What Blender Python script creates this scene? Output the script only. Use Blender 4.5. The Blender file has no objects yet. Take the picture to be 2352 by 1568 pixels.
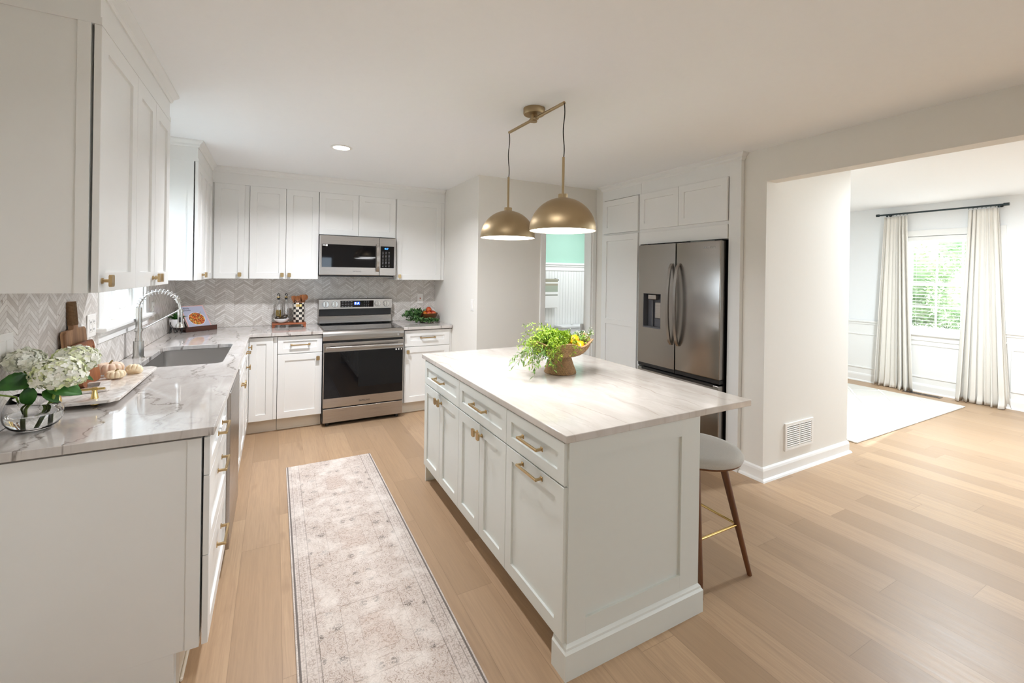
import bpy, bmesh, math, random
from mathutils import Matrix, Vector, noise
random.seed(7)
C = bpy.context.scene.collection
sc = bpy.context.scene
R_ = math.radians
# ------------------------------------------------------------------ camera
def setup_camera():
    cx, cy, cz = .833, -5.1487, 1.4793
    yaw, pitch, roll, f, sx, sy = .4948, -.0004, .0149, 1010.146, 1.43, 154.7041
    F = Vector((math.sin(yaw)*math.cos(pitch), math.cos(yaw)*math.cos(pitch), math.sin(pitch)))
    r = Vector((math.cos(yaw), -math.sin(yaw), 0)); u = r.cross(F)
    Rv = r*math.cos(roll)+u*math.sin(roll); Uv = -r*math.sin(roll)+u*math.cos(roll)
    cam = bpy.data.cameras.new('camera'); o = bpy.data.objects.new('camera', cam); C.objects.link(o)
    m = Matrix((Rv, Uv, -F)).transposed().to_4x4(); m.translation = (cx, cy, cz); o.matrix_world = m
    cam.sensor_width = 36; cam.lens = 36*f/2352; cam.shift_x = -sx/2352; cam.shift_y = -sy/2352
    cam.clip_start = .05; cam.clip_end = 200
    sc.camera = o
setup_camera()
# ------------------------------------------------------------------ world, sun, lamps, exposure
sc.view_settings.view_transform = 'Standard'; sc.view_settings.look = 'None'
sc.view_settings.gamma = 1; sc.view_settings.use_curve_mapping = False
sc.view_settings.exposure = 0.74
sc.cycles.use_denoising = True
try: sc.cycles.denoiser = 'OPENIMAGEDENOISE'
except Exception: pass
sc.cycles.max_bounces = 16; sc.cycles.diffuse_bounces = 7; sc.cycles.glossy_bounces = 4
sc.cycles.transmission_bounces = 12; sc.cycles.transparent_max_bounces = 12
sc.cycles.sample_clamp_indirect = 6; sc.cycles.caustics_reflective = False; sc.cycles.caustics_refractive = False
w = bpy.data.worlds.new('sky'); sc.world = w; w.use_nodes = True
w.node_tree.nodes['Background'].inputs[0].default_value = (.70, .85, 1, 1)
w.node_tree.nodes['Background'].inputs[1].default_value = 4.6
def lamp(name, kind, loc, rot, energy, col, **k):
    l = bpy.data.lights.new(name, kind); l.energy = energy; l.color = col
    for a, b in k.items(): setattr(l, a, b)
    o = bpy.data.objects.new(name, l); C.objects.link(o); o.location = loc; o.rotation_euler = rot
    return o
WARM = (.93, .95, 1)
sun = lamp('sun', 'SUN', (12, -2.7, 6), (0, R_(57), R_(4)), 11.0, (1, .96, .9), angle=R_(.6))
# ceiling cans (the fixtures are built below); one is in view, the rest are added out of frame for light
CANS = [(1.265, -1.57), (1.265, -3.85), (3.2, -6.4), (1.265, -6.9)]
for i, (x, y) in enumerate(CANS):
    lamp('downlight_lamp', 'AREA', (x, y, 2.408), (0, 0, 0), (22.5, 3.5, 1.5, 1.5)[i], WARM, shape='DISK', size=.13, spread=R_(150))
PEND = [(2.115, -2.70), (2.135, -3.27)]
for x, y in PEND:
    lamp('pendant_lamp', 'AREA', (x, y, 1.699), (0, 0, 0), 4.3, (.95, .96, .99), shape='DISK', size=.30)
lamp('bath_lamp', 'AREA', (4.6, -.5, 2.38), (0, 0, 0), 10, (.9, .95, 1), shape='DISK', size=.3)
lamp('dining_fill', 'AREA', (6.3, -3.6, 2.44), (0, 0, 0), 66, (.84, .93, 1), shape='DISK', size=.3)  # added fill without a fixture, brightens the dining room
def portal(loc, rot, sx, sy):
    l = bpy.data.lights.new('window_portal', 'AREA'); l.shape = 'RECTANGLE'; l.size = sx; l.size_y = sy; l.cycles.is_portal = True
    o = bpy.data.objects.new('window_portal', l); C.objects.link(o); o.location = loc; o.rotation_euler = rot
portal((-.16, -1.56, 1.62), (0, R_(-90), 0), .95, .9)
portal((8.52, -2.8, 1.4), (0, R_(90), 0), 1.3, .85)
portal((1.85, -8.12, 1.4), (R_(90), 0, 0), .7, 1.0)
portal((8.52, -5.6, 1.4), (0, R_(90), 0), 1.3, 1.7)
portal((6.3, -8.12, 1.4), (R_(90), 0, 0), 2.4, 1.5)
# ------------------------------------------------------------------ node helpers
class Mat:
    def __init__(s, name):
        s.m = bpy.data.materials.new(name); s.m.use_nodes = True; s.t = s.m.node_tree
        s.b = s.t.nodes['Principled BSDF']; s._p = None
    def n(s, k, **a):
        x = s.t.nodes.new(k)
        for i, j in a.items(): setattr(x, i, j)
        return x
    def l(s, a, b): s.t.links.new(a, b)
    def put(s, sock, v):
        if isinstance(v, (int, float)):
            sock.default_value = v
        elif isinstance(v, (tuple, list)): sock.default_value = tuple(v)+((1,) if len(v) == 3 and len(sock.default_value) == 4 else ())
        else: s.l(v, sock)
    def math(s, op, a, b=0, c=0):
        x = s.n('ShaderNodeMath', operation=op); s.put(x.inputs[0], a); s.put(x.inputs[1], b); s.put(x.inputs[2], c); return x.outputs[0]
    def pos(s, src='Object'):
        if s._p is None:
            tc = s.n('ShaderNodeTexCoord'); sp = s.n('ShaderNodeSeparateXYZ'); s.l(tc.outputs[src], sp.inputs[0]); s._p = (tc.outputs[src], *sp.outputs)
        return s._p
    def vec(s, x, y, z=0):
        c = s.n('ShaderNodeCombineXYZ'); s.put(c.inputs[0], x); s.put(c.inputs[1], y); s.put(c.inputs[2], z); return c.outputs[0]
    def noise(s, v, scale=5, detail=3, rough=.5, dist=0, color=False):
        x = s.n('ShaderNodeTexNoise'); s.l(v, x.inputs['Vector']); x.inputs['Scale'].default_value = scale; x.inputs['Detail'].default_value = detail
        x.inputs['Roughness'].default_value = rough; x.inputs['Distortion'].default_value = dist; return x.outputs[1 if color else 0]
    def white(s, v):
        x = s.n('ShaderNodeTexWhiteNoise', noise_dimensions='3D'); s.l(v, x.inputs['Vector']); return x.outputs['Value']
    def voro(s, v, scale=5, feature='F1', out='Distance', rand=1):
        x = s.n('ShaderNodeTexVoronoi', feature=feature); s.l(v, x.inputs['Vector']); x.inputs['Scale'].default_value = scale; x.inputs['Randomness'].default_value = rand; return x.outputs[out]
    def ramp(s, fac, stops, interp='LINEAR'):
        x = s.n('ShaderNodeValToRGB'); s.put(x.inputs[0], fac); x.color_ramp.interpolation = interp; e = x.color_ramp.elements
        while len(e) < len(stops): e.new(.5)
        for i, (p, c) in enumerate(stops): e[i].position = p; e[i].color = (c, c, c, 1) if isinstance(c, (int, float)) else (*c, 1)
        return x.outputs[0]
    def mix(s, f, a, b, blend='MIX'):
        x = s.n('ShaderNodeMix', data_type='RGBA', blend_type=blend); s.put(x.inputs[0], f); s.put(x.inputs[6], a); s.put(x.inputs[7], b); return x.outputs[2]
    def bump(s, h, strength=.2, dist=.01):
        x = s.n('ShaderNodeBump'); s.put(x.inputs['Height'], h); x.inputs['Strength'].default_value = strength; x.inputs['Distance'].default_value = dist
        s.l(x.outputs[0], s.b.inputs['Normal'])
    def set(s, **k):
        nm = dict(color='Base Color', rough='Roughness', metal='Metallic', emis='Emission Color', estr='Emission Strength', trans='Transmission Weight', ior='IOR', coat='Coat Weight', sss='Subsurface Weight', sheen='Sheen Weight', spec='Specular IOR Level', alpha='Alpha', aniso='Anisotropic')
        for a, v in k.items(): s.put(s.b.inputs[nm[a]], v)
        return s
def lin(r, g, b):
    f = lambda c: (c/255/12.92) if c/255 <= .04045 else ((c/255+.055)/1.055)**2.4
    return (f(r), f(g), f(b))
MAT = {}
def simple(name, col, rough=.5, metal=0, nscale=0, namt=.06, bump=0, **k):
    m = Mat(name); p = m.pos()[0]
    if nscale:
        n = m.noise(p, nscale, 4, .6)
        m.set(color=m.mix(n, tuple(c*(1-namt) for c in col), tuple(min(1, c*(1+namt)) for c in col)))
        if bump: m.bump(n, bump, .004)
    else: m.set(color=col)
    m.set(rough=rough, metal=metal, **k); MAT[name] = m.m; return m
# paints
simple('wall_paint', lin(231, 228, 221), .75, nscale=40, namt=.01, bump=.03)
simple('ceiling_paint', lin(246, 248, 250), .85, nscale=30, namt=.012, bump=.04)
simple('dining_paint', lin(238, 240, 241), .7, nscale=40, namt=.01)
simple('dining_ceiling', lin(240, 241, 242), .8, nscale=30, namt=.01)
simple('trim_paint', lin(240, 240, 238), .35, nscale=25, namt=.01)
simple('cabinet_paint', lin(233, 233, 231), .33, nscale=18, namt=.008)
simple('island_paint', lin(222, 225, 220), .36, nscale=18, namt=.01)
simple('toe_paint', lin(222, 214, 200), .5)
simple('bath_green', lin(168, 205, 188), .7)
simple('outlet_white', lin(238, 236, 232), .3)
simple('dark', (.008, .008, .009), .4)
simple('black_plastic', (.012, .012, .013), .28)
simple('grey_plastic', (.10, .10, .11), .35)
simple('black_glass', (.005, .005, .006), .03, spec=.35)
simple('black_iron', (.012, .012, .013), .45)
simple('raw_wood_edge', lin(150, 118, 70), .7, nscale=30, namt=.2)
simple('porcelain', lin(240, 242, 244), .12, coat=.5)
simple('chrome', (.75, .75, .76), .12, 1)
simple('rod_black', (.03, .045, .05), .35, .4)
simple('vent_metal', (.16, .13, .11), .4, .7)
simple('cord_black', (.01, .009, .008), .5)
simple('rubber', (.01, .01, .01), .6)
def steel(name, col, r=.26, axis='x'):
    m = Mat(name); p, x, y, z = m.pos()
    v = m.vec(m.math('MULTIPLY', x, 3 if axis == 'x' else 500), m.math('MULTIPLY', y, 3 if axis == 'x' else 500), m.math('MULTIPLY', z, 1400 if axis == 'x' else 3))
    n = m.noise(v, 1, 2)
    m.set(color=col, metal=1, rough=m.math('MULTIPLY_ADD', n, .05, r-.025), aniso=.5); m.bump(n, .004, .001); MAT[name] = m.m
steel('steel', (.45, .415, .385), .28); steel('fridge_steel', (.36, .335, .31), .24); steel('sink_steel', (.62, .60, .58), .32); steel('nickel', (.58, .57, .54), .22, 'z')
steel('brass', (.56, .41, .22), .32); steel('antique_brass', (.40, .30, .175), .42, 'z'); simple('gold', (.85, .62, .25), .18, 1)
m = simple('shade_white', (.9, .9, .88), .4)
def emit(name, col, s):
    m = simple(name, (0, 0, 0), .5); m.set(emis=col, estr=s)
emit('lamp_glow', (1, .95, .88), 4); emit('can_glow', (1, .94, .86), 12); emit('blue_glow', (.01, .08, .9), 1.2); emit('blue_led', (.05, .25, 1), 4); emit('led_white', (.6, .8, 1), 3.0)
simple('legend', (.55, .55, .56), .5)
# tile chevron
def chevron(name, horiz):
    m = Mat(name); p, x, y, z = m.pos(); h = x if horiz == 'x' else y
    half, sl, sp = .08, .70, .0208
    tri = m.math('PINGPONG', m.math('ADD', h, 20.0), half)
    col = m.math('FLOOR', m.math('DIVIDE', m.math('ADD', h, 20.0), half))
    q = m.math('DIVIDE', m.math('SUBTRACT', z, m.math('MULTIPLY', tri, sl)), sp)
    row = m.math('FLOOR', q); fr = m.math('FRACT', q)
    g1 = m.math('LESS_THAN', m.math('PINGPONG', q, .5), .055)
    g2 = m.math('LESS_THAN', m.math('PINGPONG', m.math('ADD', h, 20.0), half/2), .0011)
    g2 = m.math('LESS_THAN', m.math('PINGPONG', m.math('ADD', h, 20.0), half), .0007)
    grout = m.math('MAXIMUM', g1, g2)
    rnd = m.white(m.vec(col, row, 3.3))
    v = m.n('ShaderNodeVectorMath', operation='ADD'); m.l(p, v.inputs[0]); m.l(m.vec(m.math('MULTIPLY', rnd, 9), m.math('MULTIPLY', rnd, 5), rnd), v.inputs[1])
    n1 = m.noise(v.outputs[0], 16, 5, .6, 1.2); n2 = m.noise(v.outputs[0], 30, 3, .6, .6)
    base = m.ramp(rnd, [(0, lin(206, 200, 194)), (.4, lin(226, 222, 217)), (1, lin(240, 237, 233))])
    c = m.mix(m.ramp(n1, [(.42, 0), (.60, .35)]), base, lin(190, 181, 172))
    c = m.mix(m.math('MULTIPLY', m.ramp(n2, [(.66, 0), (.74, .8)]), m.math('GREATER_THAN', rnd, .55)), c, lin(140, 122, 104))
    c = m.mix(grout, c, lin(170, 162, 154)); m.set(color=c, rough=m.math('MULTIPLY_ADD', grout, .5, .16))
    m.bump(m.math('SUBTRACT', 1, grout), .35, .002); MAT[name] = m.m
chevron('tile_back', 'x'); chevron('tile_left', 'y')
def quartz(name, base, dark, vein, lo=.42, st=.8, hiw=.07):
    m = Mat(name); p, x, y, z = m.pos()
    low = m.noise(m.vec(m.math('MULTIPLY', x, 2.2), m.math('MULTIPLY', y, 1.1), z), 1, 3, .5)
    hi = m.noise(m.vec(m.math('MULTIPLY', x, 14), m.math('MULTIPLY', y, 12), z), 1, 5, .65)
    s = m.math('ADD', m.math('ADD', x, m.math('MULTIPLY', y, .16)), m.math('ADD', m.math('MULTIPLY', low, .5), m.math('MULTIPLY', hi, hiw)))
    d = m.math('PINGPONG', s, .075)
    mask = m.ramp(m.noise(m.vec(m.math('MULTIPLY', x, 3), m.math('MULTIPLY', y, 1.3), 7), 1, 2), [(lo, 0), (lo+.16, 1)])
    v1 = m.math('MULTIPLY', m.ramp(d, [(0, 1), (.0016, .7), (.0065, 0)]), mask)
    s2 = m.math('ADD', m.math('ADD', m.math('MULTIPLY', x, .75), m.math('MULTIPLY', y, .5)), m.math('ADD', m.math('MULTIPLY', hi, .10), m.math('MULTIPLY', low, .7)))
    v2 = m.ramp(m.math('PINGPONG', s2, .19), [(0, .5), (.006, 0)])
    cl = m.noise(m.vec(m.math('MULTIPLY', x, 9), m.math('MULTIPLY', y, 3), z), 1, 5, .6, .8)
    c = m.mix(m.ramp(cl, [(.35, 0), (.7, 1)]), base, dark)
    c = m.mix(m.math('MAXIMUM', m.math('MULTIPLY', v1, st), m.math('MULTIPLY', v2, st*.6)), c, vein)
    m.set(color=c, rough=.07, coat=.15); MAT[name] = m.m
quartz('counter_stone', lin(208, 203, 199), lin(184, 177, 171), lin(112, 102, 94), .34, .9, .13)
quartz('island_stone', lin(214, 208, 201), lin(196, 188, 179), lin(160, 144, 128), .46, .55, .05)
def planks():
    m = Mat('oak_planks'); p, x, y, z = m.pos(); W, L = .178, 1.22
    i = m.math('FLOOR', m.math('DIVIDE', m.math('ADD', x, .015), W)); r1 = m.white(m.vec(i, 1.7, 0))
    yy = m.math('DIVIDE', m.math('ADD', y, m.math('MULTIPLY', r1, 5)), L); j = m.math('FLOOR', yy); r = m.white(m.vec(i, j, 2)); r2 = m.white(m.vec(j, i, 9))
    fx = m.math('PINGPONG', m.math('ADD', x, .015), W/2); fx = m.math('PINGPONG', m.math('DIVIDE', m.math('ADD', x, .015), W), .5)
    fy = m.math('PINGPONG', yy, .5)
    seam = m.math('MAXIMUM', m.math('LESS_THAN', fx, .006), m.math('LESS_THAN', fy, .0010))
    g = m.noise(m.vec(m.math('MULTIPLY', x, 26), m.math('MULTIPLY', y, 1.6), m.math('MULTIPLY', r, 40)), 1, 6, .65, 1.2)
    g2 = m.noise(m.vec(m.math('MULTIPLY', x, 150), m.math('MULTIPLY', y, 5), m.math('MULTIPLY', r, 40)), 1, 3, .6)
    kn = m.noise(m.vec(m.math('MULTIPLY', x, 9), m.math('MULTIPLY', y, 2.6), m.math('MULTIPLY', r2, 60)), 1, 2, .5)
    base = m.ramp(r, [(0, lin(164, 136, 107)), (.3, lin(174, 145, 115)), (.6, lin(180, 151, 121)), (1, lin(189, 159, 127))])
    c = m.mix(m.ramp(g, [(.34, .5), (.55, 0)]), base, lin(160, 133, 107))
    c = m.mix(m.math('MULTIPLY', m.ramp(g2, [(.3, .3), (.6, 0)]), 1), c, lin(148, 122, 98))
    c = m.mix(m.ramp(kn, [(.66, 0), (.78, .5)]), c, lin(136, 108, 84))
    c = m.mix(m.math('MULTIPLY', seam, .4), c, lin(110, 86, 64))
    m.set(color=c, rough=m.math('MULTIPLY_ADD', g, .15, .33), spec=.4); m.bump(m.math('SUBTRACT', g2, m.math('MULTIPLY', seam, 2)), .06, .002); MAT['oak_planks'] = m.m
planks()
def runner():
    m = Mat('runner_pile'); p, x, y, z = m.pos(); HW = .305   # local: x across, y along
    ax = m.math('ABSOLUTE', x); per = m.math('PINGPONG', m.math('ADD', y, 10.0), .36)
    v = m.vec(ax, per, 0); wv = m.vec(x, y, 0)
    wob = m.math('MULTIPLY', m.math('SUBTRACT', m.noise(wv, 40, 2), .5), .012)
    big = m.voro(m.vec(m.math('ADD', ax, wob), m.math('ADD', per, wob), 0), 9, 'F1'); 
    med = m.voro(m.vec(m.math('ADD', ax, wob), m.math('ADD', per, wob), 2), 28, 'DISTANCE_TO_EDGE')
    n1 = m.noise(v, 24, 4, .7, 2.0); n2 = m.noise(v, 60, 3, .7, 1.5); wear = m.noise(wv, 7, 4, .6, .5); wear2 = m.noise(wv, 90, 2, .6)
    c = m.mix(m.ramp(big, [(.30, 0), (.36, .2), (.42, .05), (.62, .3)]), lin(208, 197, 189), lin(188, 172, 161))
    sq = m.math('MAXIMUM', ax, m.math('MULTIPLY', per, .62))
    c = m.mix(m.math('MULTIPLY', m.math('LESS_THAN', m.math('ABSOLUTE', m.math('SUBTRACT', m.math('ADD', sq, wob), .125)), .0016), .7), c, lin(128, 110, 98))
    c = m.mix(m.ramp(sq, [(.058, .4), (.064, 0)]), c, lin(196, 176, 164))
    c = m.mix(m.math('MULTIPLY', m.math('LESS_THAN', m.math('ABSOLUTE', m.math('SUBTRACT', sq, .062)), .0014), .5), c, lin(140, 120, 108))
    e1 = m.math('ABSOLUTE', m.math('SUBTRACT', m.noise(v, 26, 3, .6, 1.6), .5)); c = m.mix(m.ramp(e1, [(.010, .85), (.026, 0)]), c, lin(134, 114, 100))
    e2 = m.math('ABSOLUTE', m.math('SUBTRACT', m.noise(v, 52, 2, .6, 2.2), .47)); c = m.mix(m.ramp(e2, [(.012, .75), (.03, 0)]), c, lin(158, 132, 112))
    c = m.mix(m.ramp(n2, [(.62, 0), (.67, .55)]), c, lin(176, 150, 130))
    dk = m.math('MULTIPLY', m.ramp(m.voro(v, 13, 'F1'), [(.22, 1), (.30, 0)]), m.ramp(m.noise(v, 85, 3, .7, 1.4), [(.47, 0), (.52, 1)]))
    c = m.mix(m.math('MULTIPLY', dk, .9), c, lin(84, 72, 64))
    # border band
    inb = m.math('GREATER_THAN', ax, .222)
    bn = m.voro(m.vec(m.math('SUBTRACT', ax, .25), m.math('PINGPONG', m.math('ADD', y, 10.0), .045), 5), 34, 'DISTANCE_TO_EDGE')
    cb = m.mix(m.ramp(bn, [(0, .8), (.05, 0)]), lin(204, 192, 184), lin(150, 134, 122))
    cb = m.mix(m.ramp(m.noise(m.vec(ax, m.math('PINGPONG', m.math('ADD', y, 10.0), .045), 1), 70, 2), [(.55, 0), (.6, .6)]), cb, lin(150, 132, 118))
    c = m.mix(inb, c, cb)
    for a, wd, s in ((.222, .0018, .75), (.234, .001, .5), (.272, .0018, .7), (.281, .001, .4)):
        c = m.mix(m.math('MULTIPLY', m.math('LESS_THAN', m.math('ABSOLUTE', m.math('SUBTRACT', ax, a)), wd), s), c, lin(110, 97, 88))
    c = m.mix(m.ramp(wear, [(.46, .0), (.66, .62)]), c, lin(230, 222, 214)); c = m.mix(m.ramp(wear2, [(.4, .25), (.6, 0)]), c, lin(196, 186, 178))
    c = m.mix(m.math('MULTIPLY', m.math('LESS_THAN', m.math('ABSOLUTE', m.math('SUBTRACT', ax, .2935)), .004), .85), c, lin(84, 76, 72))
    m.set(color=c, rough=.95, sheen=.2); m.bump(wear2, .3, .002); MAT['runner_pile'] = m.m
runner()
def dining_rug_mat():
    m = Mat('tufted_wool'); p, x, y, z = m.pos()
    wob = m.math('MULTIPLY', m.noise(p, 5, 2), .05)
    a = m.math('PINGPONG', m.math('ADD', m.math('ADD', x, m.math('MULTIPLY', y, 1.5)), wob), .30)
    b = m.math('PINGPONG', m.math('ADD', m.math('SUBTRACT', x, m.math('MULTIPLY', y, 1.5)), wob), .30)
    ln = m.ramp(m.math('MINIMUM', a, b), [(.014, 1), (.03, 0)])
    n = m.noise(p, 120, 3, .7)
    c = m.mix(ln, m.mix(n, lin(205, 202, 194), lin(222, 219, 211)), lin(236, 232, 224))
    m.set(color=c, rough=.95); m.bump(m.math('ADD', m.math('MULTIPLY', ln, 1.2), m.math('MULTIPLY', n, .5)), .7, .012); MAT['tufted_wool'] = m.m
dining_rug_mat()
def wood(name, a, b, sx=30, sy=3, rough=.5, axis='z'):
    m = Mat(name); p, x, y, z = m.pos(); k = dict(x=(sy, sx, sx), y=(sx, sy, sx), z=(sx, sx, sy))[axis]
    n = m.noise(m.vec(*[m.math('MULTIPLY', q, s) for q, s in zip((x, y, z), k)]), 1, 5, .6, 1.0)
    m.set(color=m.mix(m.ramp(n, [(.3, 0), (.7, 1)]), a, b), rough=rough); m.bump(n, .08, .002); MAT[name] = m.m
wood('walnut_leg', lin(92, 54, 28), lin(122, 76, 42), rough=.4)
wood('acacia', lin(120, 82, 54), lin(188, 146, 106), 34, 3)
wood('acacia_dark', lin(112, 62, 34), lin(160, 100, 60), 30, 5)
wood('riser_wood', lin(120, 60, 34), lin(168, 96, 60), 30, 4, axis='x')
wood('stand_wood', lin(48, 26, 20), lin(84, 48, 36), 30, 4, axis='x')
wood('bowl_wood', lin(74, 44, 18), lin(112, 72, 30), 30, 10, axis='x')
wood('spoon_wood', lin(92, 48, 20), lin(160, 98, 50), 60, 8)
def rope(name, a, b, pitch=.0075):
    m = Mat(name); p, x, y, z = m.pos()
    n = m.noise(p, 90, 3, .7); w_ = m.math('MULTIPLY', m.math('SUBTRACT', m.noise(p, 30, 2), .5), .006)
    ring = m.math('MULTIPLY', m.math('PINGPONG', m.math('ADD', z, m.math('ADD', w_, 5.0)), pitch/2), 2/pitch)
    ang = m.math('ARCTAN2', y, x); tw = m.math('PINGPONG', m.math('ADD', m.math('MULTIPLY', ang, 9), m.math('MULTIPLY', z, 130)), .5)
    h = m.math('MULTIPLY', m.math('ADD', .45, m.math('MULTIPLY', m.ramp(ring, [(0, 0), (.5, 1)]), .55)), m.math('ADD', .35, m.math('MULTIPLY', tw, 1.1)))
    h = m.math('MULTIPLY', h, m.math('ADD', .15, m.math('MULTIPLY', n, 1.7)))
    m.set(color=m.mix(m.ramp(h, [(.08, 0), (.7, 1)]), a, b), rough=.85); m.bump(h, 1.0, .006); MAT[name] = m.m
rope('seagrass', lin(70, 46, 26), lin(206, 164, 118), .0058); rope('rope', lin(96, 66, 38), lin(168, 128, 86), .0063)
def fabric(name, col, s=300, amt=.08):
    m = Mat(name); p = m.pos()[0]; n = m.noise(p, s, 3, .7)
    m.set(color=m.mix(n, tuple(c*(1-amt) for c in col), tuple(min(1, c*(1+amt)) for c in col)), rough=.95, sheen=.3); m.bump(n, .25, .002); MAT[name] = m.m; return m
fabric('stool_fabric', lin(188, 182, 172), 260, .2); fabric('linen', lin(226, 222, 214), 400, .05)
def towel_mat():
    m = Mat('towel_stripe'); p, x, y, z = m.pos()
    s = m.ramp(m.math('MULTIPLY', m.math('ADD', z, 0), 1.0), [(0, lin(240, 240, 238)), (.17, lin(240, 240, 238)), (.18, lin(150, 152, 140)), (.2, lin(240, 240, 238)), (.235, lin(168, 176, 160)), (.33, lin(168, 160, 140)), (.36, lin(240, 240, 238)), (.38, lin(158, 154, 136)), (.42, lin(158, 154, 136)), (.43, lin(240, 240, 238)), (.47, lin(170, 160, 140)), (.48, lin(240, 240, 238))], 'CONSTANT')
    m.set(color=s, rough=.9); MAT['towel_stripe'] = m.m
towel_mat()
def checks():
    m = Mat('check_glaze'); p, x, y, z = m.pos(); a = m.math('MULTIPLY', m.math('ARCTAN2', y, x), 12/(2*math.pi)); b = m.math('DIVIDE', z, .0262)
    c = m.math('MODULO', m.math('ABSOLUTE', m.math('ADD', m.math('FLOOR', m.math('ADD', a, 40)), m.math('FLOOR', b))), 2)
    n = m.noise(p, 60, 3)
    m.set(color=m.mix(c, m.mix(n, (.01, .01, .01), (.06, .055, .05)), m.mix(n, lin(214, 206, 190), lin(240, 234, 224))), rough=.2, coat=.5); MAT['check_glaze'] = m.m
checks()
def pumpkin_mat(name, a, b):
    m = Mat(name); p = m.pos()[0]; n = m.noise(p, 18, 4, .6); m.set(color=m.mix(n, a, b), rough=.45, sss=.05); MAT[name] = m.m
pumpkin_mat('pumpkin_pink', lin(226, 196, 172), lin(240, 218, 196)); pumpkin_mat('pumpkin_cream', lin(236, 214, 176), lin(246, 230, 200))
simple('pumpkin_stem', lin(150, 130, 84), .7, nscale=60, namt=.3)
def fruit(name, a, b, s=8, bump=.05):
    m = Mat(name); p = m.pos()[0]; n = m.noise(p, s, 4, .6, .5); m.set(color=m.mix(m.ramp(n, [(.4, 0), (.6, 1)]), a, b), rough=.35, coat=.2); MAT[name] = m.m
fruit('apple_red', lin(168, 28, 18), lin(224, 120, 50), 14); fruit('orange_skin', lin(226, 120, 24), lin(240, 150, 50), 20); fruit('lemon_skin', lin(240, 178, 6), lin(252, 204, 30), 30)
fruit('avocado_skin', lin(34, 26, 18), lin(62, 48, 30), 60)
def leafm(name, a, b, s=25):
    m = Mat(name); p = m.pos()[0]; n = m.noise(p, s, 3, .6); m.set(color=m.mix(m.ramp(n, [(.35, 0), (.65, 1)]), a, b), rough=.5, trans=0, sss=0); MAT[name] = m.m
leafm('leaf_lime', lin(96, 138, 18), lin(186, 210, 66)); leafm('leaf_mid', lin(64, 102, 34), lin(122, 158, 72)); leafm('leaf_dark', lin(26, 70, 22), lin(62, 118, 40), 16)
leafm('leaf_garland', lin(40, 78, 40), lin(104, 146, 84)); leafm('stem_green', lin(100, 130, 40), lin(140, 165, 70)); leafm('leaf_hedge', lin(120, 146, 100), lin(196, 208, 160), 1.5)
leafm('petal_white', lin(232, 234, 214), lin(250, 250, 242), 14); leafm('petal_lime', lin(214, 222, 160), lin(244, 246, 222), 16); leafm('pale_ground', lin(170, 174, 168), lin(190, 192, 186), 2); leafm('sprig_flower', lin(226, 230, 204), lin(246, 248, 232))  # outdoor ground is pale grey, not green, so bounced daylight stays neutral
simple('glass', (1, 1, 1), .0, trans=1, ior=1.45); simple('vase_glass', (1, 1, 1), .0, trans=1, ior=1.22); simple('water', (.97, 1, 1), 0, trans=1, ior=1.33); simple('olive_oil', lin(196, 160, 10), 0.02, trans=.8, ior=1.47)
def pane_mat():
    m = Mat('window_glass'); t = m.t; g = m.n('ShaderNodeBsdfGlossy'); g.inputs['Roughness'].default_value = 0; tr = m.n('ShaderNodeBsdfTransparent'); mx = m.n('ShaderNodeMixShader'); mx.inputs[0].default_value = .05
    m.l(tr.outputs[0], mx.inputs[1]); m.l(tr.outputs[0], mx.inputs[1]); m.l(g.outputs[0], mx.inputs[2]); m.l(mx.outputs[0], t.nodes['Material Output'].inputs[0]); MAT['window_glass'] = m.m
pane_mat()
def marble():
    m = Mat('marble'); p = m.pos()[0]; n = m.noise(p, 7, 5, .6, 1.5); m.set(color=m.mix(m.ramp(n, [(.44, 0), (.5, 1), (.56, 0)]), lin(232, 226, 220), lin(206, 196, 188)), rough=.1); MAT['marble'] = m.m
marble()
def cover():
    m = Mat('book_cover'); p, x, y, z = m.pos()
    d = m.math('SQRT', m.math('ADD', m.math('POWER', m.math('SUBTRACT', x, .10), 2), m.math('POWER', m.math('SUBTRACT', z, .105), 2)))
    f = m.voro(p, 170, 'F1', 'Color'); fs = m.n('ShaderNodeSeparateColor'); m.l(f, fs.inputs[0])
    food = m.ramp(fs.outputs[0], [(0, lin(190, 40, 24)), (.3, lin(224, 150, 60)), (.5, lin(120, 40, 30)), (.7, lin(226, 190, 90)), (.85, lin(110, 110, 50))], 'CONSTANT')
    c = m.mix(m.ramp(d, [(.071, 1), (.073, 0)]), lin(178, 180, 200), lin(206, 208, 222)); c = m.mix(m.math('LESS_THAN', d, .066), c, food)
    ex = m.math('MAXIMUM', m.math('ABSOLUTE', m.math('SUBTRACT', x, .1)), 0)
    bd = m.math('MAXIMUM', m.math('GREATER_THAN', ex, .092), m.math('GREATER_THAN', m.math('ABSOLUTE', m.math('SUBTRACT', z, .125)), .117))
    c = m.mix(bd, c, lin(228, 176, 168)); m.set(color=c, rough=.3); MAT['book_cover'] = m.m
cover()
simple('paper', lin(240, 236, 226), .8)
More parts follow.
